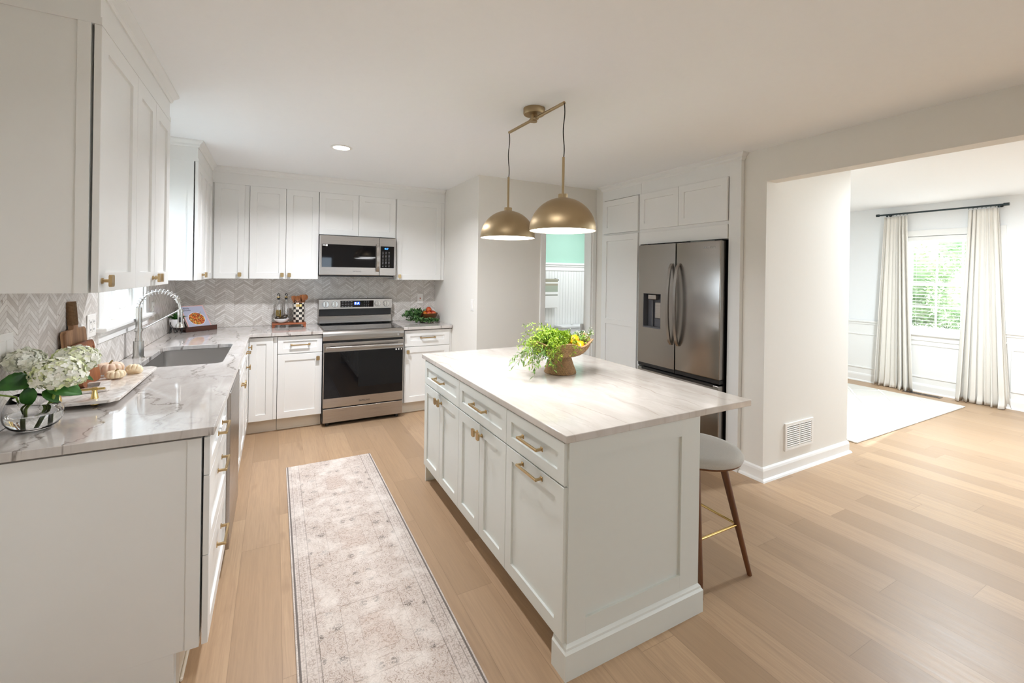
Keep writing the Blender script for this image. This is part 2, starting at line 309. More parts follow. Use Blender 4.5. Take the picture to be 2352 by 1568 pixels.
# ------------------------------------------------------------------ mesh helpers
class G:
    def __init__(s): s.bm = bmesh.new()
    _k = 0
    def box(s, x0, x1, y0, y1, z0, z1, bev=0, M=None, seg=1):
        G._k += 1; e_ = (G._k % 17)*2.2e-5; x0, x1 = sorted((x0, x1)); y0, y1 = sorted((y0, y1)); z0, z1 = sorted((z0, z1))
        if min(x1-x0, y1-y0, z1-z0) > .0018: x0 += e_; x1 -= e_; y0 += e_; y1 -= e_; z0 += e_; z1 -= e_
        r = bmesh.ops.create_cube(s.bm, size=1); v = r['verts']
        bmesh.ops.scale(s.bm, vec=(abs(x1-x0), abs(y1-y0), abs(z1-z0)), verts=v)
        bmesh.ops.translate(s.bm, vec=((x0+x1)/2, (y0+y1)/2, (z0+z1)/2), verts=v)
        if bev:
            e = list({e for q in v for e in q.link_edges}); r2 = bmesh.ops.bevel(s.bm, geom=e, offset=bev, segments=seg, profile=.5, affect='EDGES', clamp_overlap=True); v = list({q for f in r2['faces'] for q in f.verts} | {q for q in v if q.is_valid})
        if M: bmesh.ops.transform(s.bm, matrix=M, verts=[q for q in v if q.is_valid])
        return s
    def cyl(s, x, y, z0, z1, r, r2=None, n=24, M=None):
        a = bmesh.ops.create_cone(s.bm, cap_ends=True, segments=n, radius1=r, radius2=r if r2 is None else r2, depth=abs(z1-z0))['verts']
        bmesh.ops.translate(s.bm, vec=(x, y, (z0+z1)/2), verts=a)
        if M: bmesh.ops.transform(s.bm, matrix=M, verts=a)
        return s
    def rod(s, a, b, r, r2=None, n=12):
        a = Vector(a); b = Vector(b); d = b-a; L = d.length
        M = Matrix.Translation(a) @ d.to_track_quat('Z', 'Y').to_matrix().to_4x4()
        return s.cyl(0, 0, 0, L, r, r2, n, M)
    def lathe(s, prof, n=32, x=0, y=0, z=0, fn=None, M=None):
        rings = []
        for r, h in prof:
            if r < 1e-6: rings.append([s.bm.verts.new((x, y, z+h))]); continue
            rg = []
            for k in range(n):
                a = 2*math.pi*k/n; rr, hh = (r, h) if fn is None else fn(r, h, a)
                rg.append(s.bm.verts.new((x+rr*math.cos(a), y+rr*math.sin(a), z+hh)))
            rings.append(rg)
        for A, B in zip(rings, rings[1:]):
            if len(A) == 1 and len(B) == 1: continue
            for k in range(n):
                k2 = (k+1) % n
                if len(A) == 1: f = (A[0], B[k], B[k2])
                elif len(B) == 1: f = (A[k], A[k2], B[0])
                else: f = (A[k], A[k2], B[k2], B[k])
                s.bm.faces.new(f)
        if M: bmesh.ops.transform(s.bm, matrix=M, verts=[v for r in rings for v in r])
        return s
    def tube(s, pts, r, n=8, closed=False):
        pts = [Vector(p) for p in pts]; N = len(pts); rs = r if isinstance(r, (list, tuple)) else [r]*N
        rings = []; up = None
        for i, p in enumerate(pts):
            a = pts[(i-1) % N] if closed or i > 0 else p; b = pts[(i+1) % N] if closed or i < N-1 else p
            t = (b-a).normalized()
            if up is None: up = Vector((0, 0, 1)) if abs(t.z) < .9 else Vector((1, 0, 0))
            u = (up-t*up.dot(t)).normalized(); up = u; w_ = t.cross(u)
            rings.append([s.bm.verts.new(p+(u*math.cos(2*math.pi*k/n)+w_*math.sin(2*math.pi*k/n))*rs[i]) for k in range(n)])
        pr = list(zip(rings, rings[1:]))+([(rings[-1], rings[0])] if closed else [])
        for A, B in pr:
            for k in range(n): s.bm.faces.new((A[k], A[(k+1) % n], B[(k+1) % n], B[k]))
        if not closed: s.bm.faces.new(rings[0]); s.bm.faces.new(rings[-1])
        return s
    def sweep(s, prof, path, closed_prof=True):
        path = [Vector((*p, 0)) for p in path]; N = len(path); cols = []
        for i, p in enumerate(path):
            ds = []
            if i > 0: ds.append((path[i]-path[i-1]).normalized())
            if i < N-1: ds.append((path[i+1]-path[i]).normalized())
            ns = [Vector((d.y, -d.x, 0)) for d in ds]
            if len(ns) == 2: mm = (ns[0]+ns[1]); mm = mm/ (mm.length_squared/2) if mm.length > 1e-6 else ns[0]
            else: mm = ns[0]
            cols.append([s.bm.verts.new((p.x+mm.x*d, p.y+mm.y*d, z)) for d, z in prof])
        n = len(prof)
        for A, B in zip(cols, cols[1:]):
            for k in range(n): s.bm.faces.new((A[k], A[(k+1) % n], B[(k+1) % n], B[k]))
        s.bm.faces.new(cols[0]); s.bm.faces.new(cols[-1]); return s
    def prism(s, pts, z0, z1, M=None):
        a = [s.bm.verts.new((x, y, z0)) for x, y in pts]; b = [s.bm.verts.new((x, y, z1)) for x, y in pts]; n = len(pts)
        s.bm.faces.new(a[::-1]); s.bm.faces.new(b)
        for k in range(n): s.bm.faces.new((a[k], a[(k+1) % n], b[(k+1) % n], b[k]))
        if M: bmesh.ops.transform(s.bm, matrix=M, verts=a+b)
        return s
    def slab(s, outer, holes, z0, z1):
        es = []; allv = []
        for lp in [outer]+holes:
            vs = [s.bm.verts.new((x, y, z1)) for x, y in lp]; allv += vs
            es += [s.bm.edges.new((vs[k], vs[(k+1) % len(vs)])) for k in range(len(vs))]
        fs = [g for g in bmesh.ops.triangle_fill(s.bm, edges=es, use_beauty=True)['geom'] if isinstance(g, bmesh.types.BMFace)]
        bmesh.ops.dissolve_limit(s.bm, angle_limit=.01, verts=allv, edges=[e for e in {e for f in fs for e in f.edges} if e not in es])
        fs = list({f for v in allv if v.is_valid for f in v.link_faces})
        r = bmesh.ops.extrude_face_region(s.bm, geom=fs); nv = [g for g in r['geom'] if isinstance(g, bmesh.types.BMVert)]
        bmesh.ops.translate(s.bm, vec=(0, 0, z0-z1), verts=nv); return s
    def sphere(s, x, y, z, rx, ry=None, rz=None, u=20, v=12, M=None):
        a = bmesh.ops.create_uvsphere(s.bm, u_segments=u, v_segments=v, radius=1)['verts']
        bmesh.ops.scale(s.bm, vec=(rx, ry or rx, rz or rx), verts=a); bmesh.ops.translate(s.bm, vec=(x, y, z), verts=a)
        if M: bmesh.ops.transform(s.bm, matrix=M, verts=a)
        return s
    def leaf(s, p, d, up, L, W, fold=.25, curl=.2):
        p = Vector(p); d = Vector(d).normalized(); up = Vector(up); sd = d.cross(up)
        if sd.length < 1e-4: sd = d.cross(Vector((1, .3, 0)))
        sd.normalize(); nn = sd.cross(d).normalized()
        P = [p, p+d*L*.35+nn*L*curl*.3, p+d*L*.72+nn*L*curl*.2, p+d*L-nn*L*curl*.3]
        l1 = s.bm.verts.new(P[1]+sd*W/2+nn*W*fold); r1 = s.bm.verts.new(P[1]-sd*W/2+nn*W*fold); l2 = s.bm.verts.new(P[2]+sd*W*.38+nn*W*fold*.8); r2 = s.bm.verts.new(P[2]-sd*W*.38+nn*W*fold*.8)
        v = [s.bm.verts.new(q) for q in P]
        for f in ((v[0], l1, v[1]), (v[0], v[1], r1), (l1, l2, v[2], v[1]), (v[1], v[2], r2, r1), (l2, v[3], v[2]), (v[2], v[3], r2)): s.bm.faces.new(f)
        return s
    def build(s, name, mat, parent=None, smooth=None, mods=()):
        bmesh.ops.recalc_face_normals(s.bm, faces=s.bm.faces)
        me = bpy.data.meshes.new(name); s.bm.to_mesh(me); s.bm.free()
        me.materials.append(MAT[mat])
        if smooth is not None:
            for p in me.polygons: p.use_smooth = True
            if smooth < 180:
                try: me.set_sharp_from_angle(angle=R_(smooth))
                except Exception: pass
        o = bpy.data.objects.new(name, me); C.objects.link(o)
        if parent: o.parent = parent
        for k, a in mods:
            q = o.modifiers.new(k, k)
            for i, j in a.items(): setattr(q, i, j)
        return o
def tag(o, label=None, cat=None, group=None, kind=None):
    if label: o['label'] = label
    if cat: o['category'] = cat
    if group: o['group'] = group
    if kind: o['kind'] = kind
    return o
def thing(name, label, cat, loc=(0, 0, 0), rz=0, group=None, rot=None):
    o = bpy.data.objects.new(name, None); C.objects.link(o); o.location = loc; o.rotation_euler = rot or (0, 0, rz); o.empty_display_size = .05
    return tag(o, label, cat, group)
def struct(o, label=None): o['kind'] = 'structure'; return tag(o, label)
def text(s, name, size, M, mat, parent, ext=.0004):
    c = bpy.data.curves.new(name, 'FONT'); c.body = s; c.size = size; c.extrude = ext; c.align_x = 'CENTER'; c.align_y = 'CENTER'; c.materials.append(MAT[mat])
    q = bpy.data.objects.new(name, c); C.objects.link(q); dg = bpy.context.evaluated_depsgraph_get(); dg.update()
    me = bpy.data.meshes.new_from_object(q.evaluated_get(dg)); bpy.data.objects.remove(q); me.name = name
    if not me.materials: me.materials.append(MAT[mat])
    o = bpy.data.objects.new(name, me); C.objects.link(o); o.parent = parent; o.matrix_local = M; return o
FR = Matrix.Rotation(R_(90), 4, 'X')   # text plane facing local -y
def rrect(x0, x1, y0, y1, r, n=5):
    p = []
    for cx, cy, a0 in ((x1-r, y1-r, 0), (x0+r, y1-r, 90), (x0+r, y0+r, 180), (x1-r, y0+r, 270)):
        for k in range(n+1): a = R_(a0+90*k/n); p.append((cx+r*math.cos(a), cy+r*math.sin(a)))
    return p
# ------------------------------------------------------------------ room shell
CE, CD = 2.425, 2.48
def wallbox(name, *a, mat='wall_paint'): return struct(G().box(*a).build(name, mat))
struct(G().box(-.2, 8.6, -8.3, 3.2, -.12, 0).build('floor', 'oak_planks'))
struct(G().box(-.2, 4.09, -8.3, .2, CE, CE+.15).build('ceiling', 'ceiling_paint'))
struct(G().box(4.09, 8.6, -8.3, .6, CD, CD+.15).build('ceiling_dining', 'dining_ceiling'))
# left wall with the window over the sink (opening y -1.99..-1.10, z 1.16..2.08)
wy0, wy1, wz0, wz1 = -1.99, -1.11, 1.16, 2.08
g = G().box(-.14, 0, -8.3, wy0, 0, CE).box(-.14, 0, wy1, .14, 0, CE).box(-.14, 0, wy0, wy1, 0, wz0).box(-.14, 0, wy0, wy1, wz1, CE)
struct(g.build('wall_left', 'wall_paint'))
wallbox('wall_back', 0, 2.54, 0, .14, 0, CE)
g = G().box(2.54, 2.66, -1.2766, .14, 0, CE)
struct(g.build('wall_jog', 'wall_paint'))
# wall with the powder room door (opening x 3.298..3.917)
DX0, DX1, DZ = 3.298, 3.917, 2.04
g = G().box(2.5401, DX0, -1.2776, -1.16, 0, CE).box(DX1, 4.09, -1.2776, -1.16, 0, CE).box(DX0, DX1, -1.2776, -1.16, DZ, CE)
struct(g.build('wall_powder_room', 'wall_paint'))
# fridge alcove block and header of the wide opening
g = G().box(3.97, 4.09, -1.43, -1.2776, 0, CE).box(3.97, 5.15, -3.207, -3.0342, 0, CD).box(4.80, 5.15, -3.036, -1.16, 0, CD).box(4.09, 4.80, -3.036, -1.16, CE, CD)
struct(g.build('wall_alcove', 'wall_paint'))
struct(G().box(3.97, 4.09, -8.3, -3.207, 2.18, CD).build('wall_header', 'wall_paint'))
# rear wall of the kitchen with a wide glazed opening, behind the camera
g = G().box(0, 1.5, -8.3, -8.16, 0, CE).box(2.2, 4.09, -8.3, -8.16, 0, CE).box(1.5, 2.2, -8.3, -8.16, 1.9, CE).box(1.5, 2.2, -8.3, -8.16, 0, .9)
struct(g.build('wall_rear', 'wall_paint'))
g = G().box(4.09, 5.1, -8.3, -8.16, 0, CD).box(7.5, 8.6, -8.3, -8.16, 0, CD).box(5.1, 7.5, -8.3, -8.16, 2.15, CD).box(5.1, 7.5, -8.3, -8.16, 0, .65)
struct(g.build('wall_dining_rear', 'dining_paint'))
# dining window wall
DW = 8.37; ay0, ay1, az0, az1 = -3.28, -2.40, .77, 2.06
g = G().box(DW, 8.52, -4.75, ay0, 0, CD).box(DW, 8.52, ay1, .6, 0, CD).box(DW, 8.52, ay0, ay1, 0, az0).box(DW, 8.52, ay0, ay1, az1, CD)
g.box(DW, 8.52, -8.3, -6.45, 0, CD).box(DW, 8.52, -6.45, -4.75, 0, az0).box(DW, 8.52, -6.45, -4.75, az1, CD)
struct(g.build('wall_dining', 'dining_paint'))
struct(G().box(5.15, 8.52, .46, .6, 0, CD).build('wall_dining_back', 'dining_paint'))
# white panelling of the dining room below the chair rail
g = G().box(DW-.008, DW, -8.1, .46, 0, .86)
struct(g.build('wall_wainscot', 'trim_paint'))
# powder room
PB = .34
struct(G().box(5.15, 5.27, -1.16, PB+.12, 0, CE).build('wall_powder_right', 'trim_paint'))
struct(G().box(3.18, 3.298, -1.16, PB+.12, 0, CE).build('wall_powder_left', 'trim_paint'))
struct(G().box(3.298, 5.15, PB, PB+.12, 0, CE).build('wall_powder_back', 'bath_green'))
g = G()
k = 3.298
while k < 5.15: g.box(k+.002, min(k+.048, 5.15), PB-.018, PB-.012, .1, 1.60); k += .05
g.box(3.298, 5.15, PB-.012, PB, 0, 1.64).box(3.298, 5.15, PB-.045, PB, 1.60, 1.625, .003).box(3.298, 5.15, PB-.06, PB, 1.625, 1.655, .004).box(3.298, 5.15, PB-.03, PB-.018, 1.54, 1.60)
struct(g.build('wall_beadboard', 'trim_paint'))
struct(G().box(3.18, 5.27, -1.16, PB+.12, CE, CE+.05).build('ceiling_powder_room', 'dining_ceiling'))
# door casing and jambs of the powder room (door swung inside against the right)
g = G().box(DX0-.057, DX0, -1.295, -1.2776, 0, DZ+.057, .003).box(DX1, 3.968, -1.295, -1.2776, 0, DZ+.057, .003).box(DX0-.057, 3.968, -1.295, -1.2776, DZ, DZ+.057, .003)
g.box(DX0, DX0+.015, -1.2776, -1.16, 0, DZ).box(DX1-.015, DX1, -1.2776, -1.16, 0, DZ).box(DX0, DX1, -1.2776, -1.16, DZ-.015, DZ)
o = struct(g.build('door_1', 'trim_paint'))
G().box(DX1-.056, DX1-.015, -1.162, -1.152, .86, .93, .001).build('strike_plate', 'chrome', o)
# baseboards
BB = [(0, 0), (.014, 0), (.014, .075), (.010, .09), (.004, .1), (0, .1)]
SH = [(.014, 0), (.030, 0), (.026, .012), (.014, .02)]
def base(name, path, h=1.0):
    g = G().sweep([(d, z*h) for d, z in BB], path).sweep(SH, path); return struct(g.build(name, 'trim_paint'))
base('baseboard_alcove', [(3.97, -3.036), (3.97, -3.207), (5.15, -3.207), (5.15, -1.16)])
base('baseboard_jog', [(2.54, -.66), (2.54, -1.2776), (3.241, -1.2776)])
g = G().sweep([(d, z*1.15) for d, z in BB], [(DW-.008, .44), (DW-.008, -8.1)]).sweep(SH, [(DW-.008, .44), (DW-.008, -8.1)]); struct(g.build('baseboard_dining', 'trim_paint'))
# chair rail + picture-frame mouldings
CR = [(0, .83), (.010, .83), (.012, .85), (.028, .862), (.030, .876), (.018, .885), (0, .885)]
g = G().sweep(CR, [(DW-.008, .44), (DW-.008, ay1+.09)]).sweep(CR, [(DW-.008, ay0-.09), (DW-.008, -8.1)])
def pframe(g, y0, y1, z0, z1, w_=.022, X=DW-.008):
    for a in ((y0, y1, z0, z0+w_), (y0, y1, z1-w_, z1), (y0, y0+w_, z0, z1), (y1-w_, y1, z0, z1)): g.box(X-.011, X, a[0], a[1], a[2], a[3], .004)
for a in ((-2.32, -1.62, .19, .695), (-3.25, -2.43, .19, .64), (-4.6, -3.41, .19, .695), (-1.5, -.5, .19, .695), (-6.3, -4.9, .19, .64), (-7.9, -6.6, .19, .695)): pframe(g, *a)
struct(g.build('trim_chair_rail', 'trim_paint'))
# crown mouldings and fascia above the wall cabinets
UT = 2.274
def fascia(name, path, inset=.0, zt=CE):
    P = lambda L: [(d-.0, z) for d, z in L]
    g = G().sweep([(-.02, UT-.001), (.003, UT-.001), (.003, UT+.022), (-.02, UT+.022)], path)
    g.sweep([(-.02, UT+.02), (-.002, UT+.02), (-.002, zt), (-.02, zt)], path)
    g.sweep([(-.004, zt-.05), (.004, zt-.05), (.010, zt-.042), (.012, zt-.03), (.030, zt-.014), (.034, zt-.008), (.034, zt), (-.004, zt)], path)
    return struct(g.build(name, 'cabinet_paint'))
# path runs so that its right-hand side faces the room
fascia('trim_crown_left', [(.002, -2.17), (.324, -2.17), (.324, -3.24), (.002, -3.24)][::-1] if 0 else [(.004, -3.24), (.322, -3.24), (.322, -2.17), (.004, -2.17)])
fascia('trim_crown_back', [(.004, -1.19), (.322, -1.19), (.322, -.331), (2.536, -.331)])
# ------------------------------------------------------------------ cabinets
def front(name, root, x0, x1, z0, z1, mat, st=.058, t=.019, rec=.009, gap=.0015):
    """shaker front in the local frame: faces -y, back at y=0"""
    x0 += gap; x1 -= gap; z0 += gap; z1 -= gap; g = G(); bm = g.bm; b = .0015
    def ring(i, y): return [bm.verts.new(p) for p in ((x0+i, y, z0+i), (x1-i, y, z0+i), (x1-i, y, z1-i), (x0+i, y, z1-i))]
    L = [ring(0, 0), ring(0, -t+b), ring(b, -t), ring(st, -t), ring(st+.0015, -t+rec), ]
    for A, B in zip(L, L[1:]):
        for k in range(4): bm.faces.new((A[k], A[(k+1) % 4], B[(k+1) % 4], B[k]))
    bm.faces.new(L[0]); bm.faces.new(L[-1])
    return g.build(name, mat, root)
def knob(par, x, z, t=.019, name='knob'):
    g = G(); M = Matrix.Translation((x, -t, z)) @ Matrix.Rotation(R_(90), 4, 'X')
    g.cyl(0, 0, 0, .004, .010, M=M, n=16).cyl(0, 0, 0, .024, .0055, M=M, n=12)
    w_, h = .015, .020; c = .005; pts = [(-w_+c, -h), (w_-c, -h), (w_, -h+c), (w_, h-c), (w_-c, h), (-w_+c, h), (-w_, h-c), (-w_, -h+c)]
    g.prism(pts, .021, .030, M); return g.build(name, 'brass', par)
def pull(par, x, z, L=.165, t=.019, name='handle'):
    g = G()
    for s in (-1, 1):
        cx = x+s*(L/2-.007); g.box(cx-.009, cx+.009, -t-.004, -t, z-.009, z+.009, .001).box(cx-.005, cx+.005, -t-.03, -t, z-.005, z+.005, .001)
    g.box(x-L/2, x+L/2, -t-.034, -t-.024, z-.0055, z+.0055, .002); return g.build(name, 'brass', par)
def cab(name, label, loc, rz, W, D, z0, z1, mat='cabinet_paint', cat='cabinet', group=None, toe=0, carc=True):
    y0 = .008 if rz else .001
    r = thing(name, label, cat, loc, rz, group)
    if carc:
        g = G().box(.0008, W-.0008, y0, D, z0, z1)
        if toe: g.box(.0008, W-.0008, .075, D, 0, z0)
        g.build('carcass', mat, r)
        if toe: G().box(.001, W-.001, .066, .075, 0, z0).box(.001, W-.001, .055, .066, 0, .016, .004).build('toe_kick', 'toe_paint', r)
    return r
P90 = R_(90)
# upper, left near group (faces +x): local x -> +y
r = cab('wall_cabinet', 'white single-door wall cabinet nearest the camera, above the hydrangea vase', (.305, -3.238, 0), P90, .432, .300, 1.396, UT)
G().box(-.004, 0, .007, .040, 1.396, UT).build('stile', 'cabinet_paint', r)
d = front('door', r, 0, .432, 1.396, UT, 'cabinet_paint', .066); knob(d, .03, 1.436)
r = cab('wall_cabinet', 'white two-door wall cabinet whose far half hides the top of the sink window', (.305, -2.806, 0), P90, .636, .300, 1.396, UT)
d = front('door', r, 0, .318, 1.396, UT, 'cabinet_paint', .066); knob(d, .288, 1.436)
d = front('door', r, .318, .636, 1.396, UT, 'cabinet_paint', .066); knob(d, .348, 1.436)
G().box(.638, .652, .03, .13, UT-.03, UT+.018).build('unpainted_edge', 'raw_wood_edge', r)
# upper, left far group
r = cab('wall_cabinet', 'white two-door wall cabinet past the sink window, its bluish end panel showing', (.305, -1.188, 0), P90, .55, .300, 1.396, UT)
G().box(-.004, 0, .007, .04, 1.396, UT).build('stile', 'cabinet_paint', r)
d = front('door', r, 0, .275, 1.396, UT, 'cabinet_paint'); knob(d, .247, 1.436)
d = front('door', r, .275, .55, 1.396, UT, 'cabinet_paint'); knob(d, .303, 1.436)
# corner upper (L-shaped)
r = thing('corner_wall_cabinet', 'white corner wall cabinet with folded doors meeting in the inside corner', 'cabinet', (0, 0, 0))
G().slab([(.002, -.638), (.305, -.638), (.305, -.314), (.612, -.314), (.612, -.002), (.002, -.002)], [], 1.396, UT).build('carcass', 'cabinet_paint', r)
for nm, loc, rz, W, kx in (('door', (.305, -.638, 0), P90, .285, None), ('door', (.335, -.314, 0), 0, .240, .205)):
    d = front(nm, r, 0, W, 1.396, UT, 'cabinet_paint', .05); d.location = loc; d.rotation_euler = (0, 0, rz)
    if kx: knob(d, kx, 1.436)
# back uppers (face -y)
r = cab('wall_cabinet', 'white two-door wall cabinet above the oil bottles and checkered crock', (.614, -.314, 0), 0, .598, .312, 1.396, UT)
d = front('door', r, 0, .306, 1.396, UT, 'cabinet_paint'); knob(d, .276, 1.436)
d = front('door', r, .306, .598, 1.396, UT, 'cabinet_paint'); knob(d, .338, 1.436)
r = cab('wall_cabinet', 'short white two-door wall cabinet directly above the microwave', (1.214, -.314, 0), 0, .762, .312, 1.848, UT)
front('door', r, 0, .381, 1.848, UT, 'cabinet_paint'); front('door', r, .381, .762, 1.848, UT, 'cabinet_paint')
r = cab('wall_cabinet', 'white single-door wall cabinet to the right of the microwave', (1.978, -.314, 0), 0, .56, .312, 1.396, UT)
d = front('door', r, .012, .520, 1.396, UT, 'cabinet_paint'); knob(d, .046, 1.436)
G().box(.522, .560, -.010, 0, 1.396, UT).build('filler_strip', 'cabinet_paint', r)
# base cabinets, left run
CB, KZ = .874, .125
r = cab('base_cabinet', 'white three-drawer base cabinet at the near end of the sink counter', (.615, -3.212, 0), P90, .612, .612, KZ, CB, toe=1)
for z0, z1 in ((.735, CB), (.446, .735), (KZ, .446)):
    d = front('drawer', r, -.018, .612, z0, z1, 'cabinet_paint', .045 if z1-z0 < .2 else .058); pull(d, .306, (z0+z1)/2+(.0 if z1-z0 < .2 else .06))
G().box(-.018, 0, .007, .612, KZ, CB).box(-.018, 0, .08, .612, 0, KZ).box(-.022, -.018, .007, .048, KZ, CB).build('end_panel', 'cabinet_paint', r)
r = thing('dishwasher', 'stainless dishwasher built in beside the sink, reflecting the far cabinets', 'dishwasher', (.62, -2.597, 0), P90)
G().box(.003, .599, .0, .58, .10, .87).build('tub', 'dark', r); G().box(.01, .59, .06, .58, .0, .10).build('toe_kick', 'dark', r)
G().box(.002, .600, -.030, 0, .105, .875, .004, seg=2).build('door', 'dw_steel' if 'dw_steel' in MAT else 'steel', r)
r = cab('sink_base_cabinet', 'white two-door base cabinet under the sink', (.615, -1.995, 0), P90, .918, .612, KZ, .68, toe=1)
G().box(.0, .918, .0, .018, .68, CB).box(0, .018, .018, .10, .68, CB).box(.9, .918, .018, .10, .68, CB).build('apron', 'cabinet_paint', r)
front('false_drawer', r, 0, .459, .735, CB, 'cabinet_paint', .045); front('false_drawer', r, .459, .918, .735, CB, 'cabinet_paint', .045)
d = front('door', r, 0, .459, KZ, .735, 'cabinet_paint'); knob(d, .43, .675)
d = front('door', r, .459, .918, KZ, .735, 'cabinet_paint'); knob(d, .488, .675)
r = cab('base_cabinet', 'narrow white base cabinet between the sink base and the inside corner', (.615, -1.075, 0), P90, .214, .612, KZ, CB, toe=1)
d = front('drawer', r, 0, .214, .735, CB, 'cabinet_paint', .04); pull(d, .107, .805, .10)
d = front('door', r, 0, .214, KZ, .735, 'cabinet_paint', .05); knob(d, .16, .675)
r = thing('corner_base_cabinet', 'white corner base cabinet with folded doors under the plant and cookbook', 'cabinet', (0, 0, 0))
G().slab([(.002, -.859), (.615, -.859), (.615, -.598), (.858, -.598), (.858, -.002), (.002, -.002)], [], KZ, CB).slab([(.002, -.859), (.54, -.859), (.54, -.523), (.858, -.523), (.858, -.002), (.002, -.002)], [], 0, KZ).build('carcass', 'cabinet_paint', r)
G().sweep([(0, 0), (.009, 0), (.009, KZ-.002), (0, KZ-.002)], [(.54, -.859), (.54, -.523), (.858, -.523)][::1]).build('toe_kick', 'toe_paint', r)
for loc, rz, W, kx in (((.615, -.858, 0), P90, .222, .19), ((.637, -.598, 0), 0, .19, None)):
    d = front('door', r, 0, W, KZ, CB, 'cabinet_paint', .055); d.location = loc; d.rotation_euler = (0, 0, rz)
    if kx: knob(d, kx, .80)
G().box(.830, .858, -.604, -.598, KZ, CB).build('filler_strip', 'cabinet_paint', r)
# base cabinets, back run
r = cab('base_cabinet', 'white base cabinet with drawer over door, immediately left of the range', (.860, -.598, 0), 0, .375, .594, KZ, CB, toe=1)
d = front('drawer', r, 0, .375, .715, CB, 'cabinet_paint', .045); pull(d, .1875, .795)
d = front('door', r, 0, .375, KZ, .712, 'cabinet_paint'); knob(d, .337, .660)
r = cab('base_cabinet', 'white base cabinet with drawer over door, right of the range', (2.006, -.598, 0), 0, .532, .594, KZ, CB, toe=1)
d = front('drawer', r, .012, .506, .705, CB, 'cabinet_paint', .06); pull(d, .26, .795)
d = front('door', r, .012, .506, KZ, .702, 'cabinet_paint'); knob(d, .045, .655)
G().box(.508, .532, -.008, 0, KZ, CB).build('filler_strip', 'cabinet_paint', r)
# countertops
g = G().slab([(.012, -3.249), (.6475, -3.249), (.6475, -.645), (1.236, -.645), (1.236, -.012), (.012, -.012)], [rrect(.135, .555, -1.962, -1.15, .05)], .884, .914)
tag(g.build('countertop', 'counter_stone', mods=[('BEVEL', dict(width=.0025, segments=2, limit_method='ANGLE'))]), 'L-shaped grey veined stone countertop with the sink cut into it', 'countertop')
g = G().box(2.003, 2.538, -.645, -.012, .884, .914, .0025)
tag(g.build('countertop', 'counter_stone'), 'short piece of grey veined stone countertop right of the range', 'countertop')
# backsplash tile: structure
struct(G().box(.0, 2.54, -.010, 0, .915, 1.44).build('wall_back_tile', 'tile_back'))
g = G().box(0, .010, -3.235, wy0-.07, .915, 1.40).box(0, .010, wy0-.07, wy1+.07, .915, 1.075).box(0, .010, wy1+.07, -.010, .915, 1.40)
struct(g.build('wall_left_tile', 'tile_left'))
# ------------------------------------------------------------------ sink + faucet
r = thing('sink', 'undermount stainless steel sink in the L-shaped countertop', 'sink', (.345, -1.556, .884))
g = G(); bm = g.bm
loops = [(0, -.0025, .04), (.0, -.185, .04), (.012, -.2, .035)]
rg = []
for ins, z, rr in loops: rg.append([bm.verts.new((x, y, z)) for x, y in rrect(-.213+ins, .213-ins, -.413+ins, .413-ins, .045-ins*.5)])
rim = [bm.verts.new((x, y, -.0025)) for x, y in rrect(-.24, .24, -.43, .43, .05)]
for A, B in zip([rim]+rg, rg):
    for k in range(len(A)): bm.faces.new((A[k], A[(k+1) % len(A)], B[(k+1) % len(A)], B[k]))
bm.faces.new(rg[-1]); g.build('basin', 'sink_steel', r, 30, [('SOLIDIFY', dict(thickness=.0015, offset=-1))])
G().cyl(0, 0, -.199, -.195, .045).cyl(0, 0, -.196, -.192, .03).build('drain', 'chrome', r)
r = thing('kitchen_faucet', 'brushed nickel spring-neck faucet standing behind the sink', 'faucet', (.075, -1.57, .914))
G().cyl(0, 0, 0, .006, .031).cyl(0, 0, .006, .105, .0275).build('base', 'nickel', r, 40)
G().rod((0, .02, .05), (0, .045, .055), .012).rod((0, .045, .055), (.005, .075, .08), .005).build('lever', 'nickel', r, 40)
G().cyl(0, 0, .105, .125, .018).cyl(0, 0, .125, .165, .0155).cyl(0, 0, .165, .185, .021).cyl(0, 0, .185, .318, .0165).build('column', 'nickel', r, 40)
arc = [(.105-.105*math.cos(a), 0, .318+.105*math.sin(a)*.95) for a in [math.pi*.86*k/30 for k in range(31)]]
G().tube(arc, .0065, 10).build('hose', 'nickel', r, 60)
sp = []
for k in range(0, 15*14+1):
    t = k/(15*14); a = math.pi*.84*t; c0 = Vector((.105-.105*math.cos(a), 0, .318+.1*math.sin(a))); tn = Vector((math.sin(a), 0, .95*math.cos(a))).normalized(); nn = tn.cross(Vector((0, 1, 0))); ph = 2*math.pi*k/14
    sp.append(c0+(nn*math.cos(ph)+Vector((0, 1, 0))*math.sin(ph))*.0155)
G().tube(sp, .0019, 6).build('spring', 'chrome', r, 60)
e = Vector(arc[-1])
G().rod(e-Vector((.006, 0, -.012)), e+Vector((.006, 0, -.016)), .014).tube([e, e+Vector((.008, 0, -.03)), e+Vector((.012, 0, -.06))], .008, 12).build('elbow', 'nickel', r, 50)
hx = e.x+.012; hz = e.z-.06
G().cyl(hx, 0, hz-.075, hz, .0145).cyl(hx, 0, hz-.095, hz-.075, .0145, n=24).cyl(hx, 0, hz-.115, hz-.095, .026, .022).cyl(hx, 0, hz-.12, hz-.115, .02).build('spray_head', 'nickel', r, 40)
G().box(hx-.004, hx+.006, -.019, -.012, hz-.085, hz-.05, .002).build('spray_button', 'black_plastic', r)
G().rod((.015, 0, .175), (hx-.01, 0, hz-.008), .0042).cyl(hx, 0, hz-.016, hz-.004, .018).build('support_arm', 'nickel', r, 40)
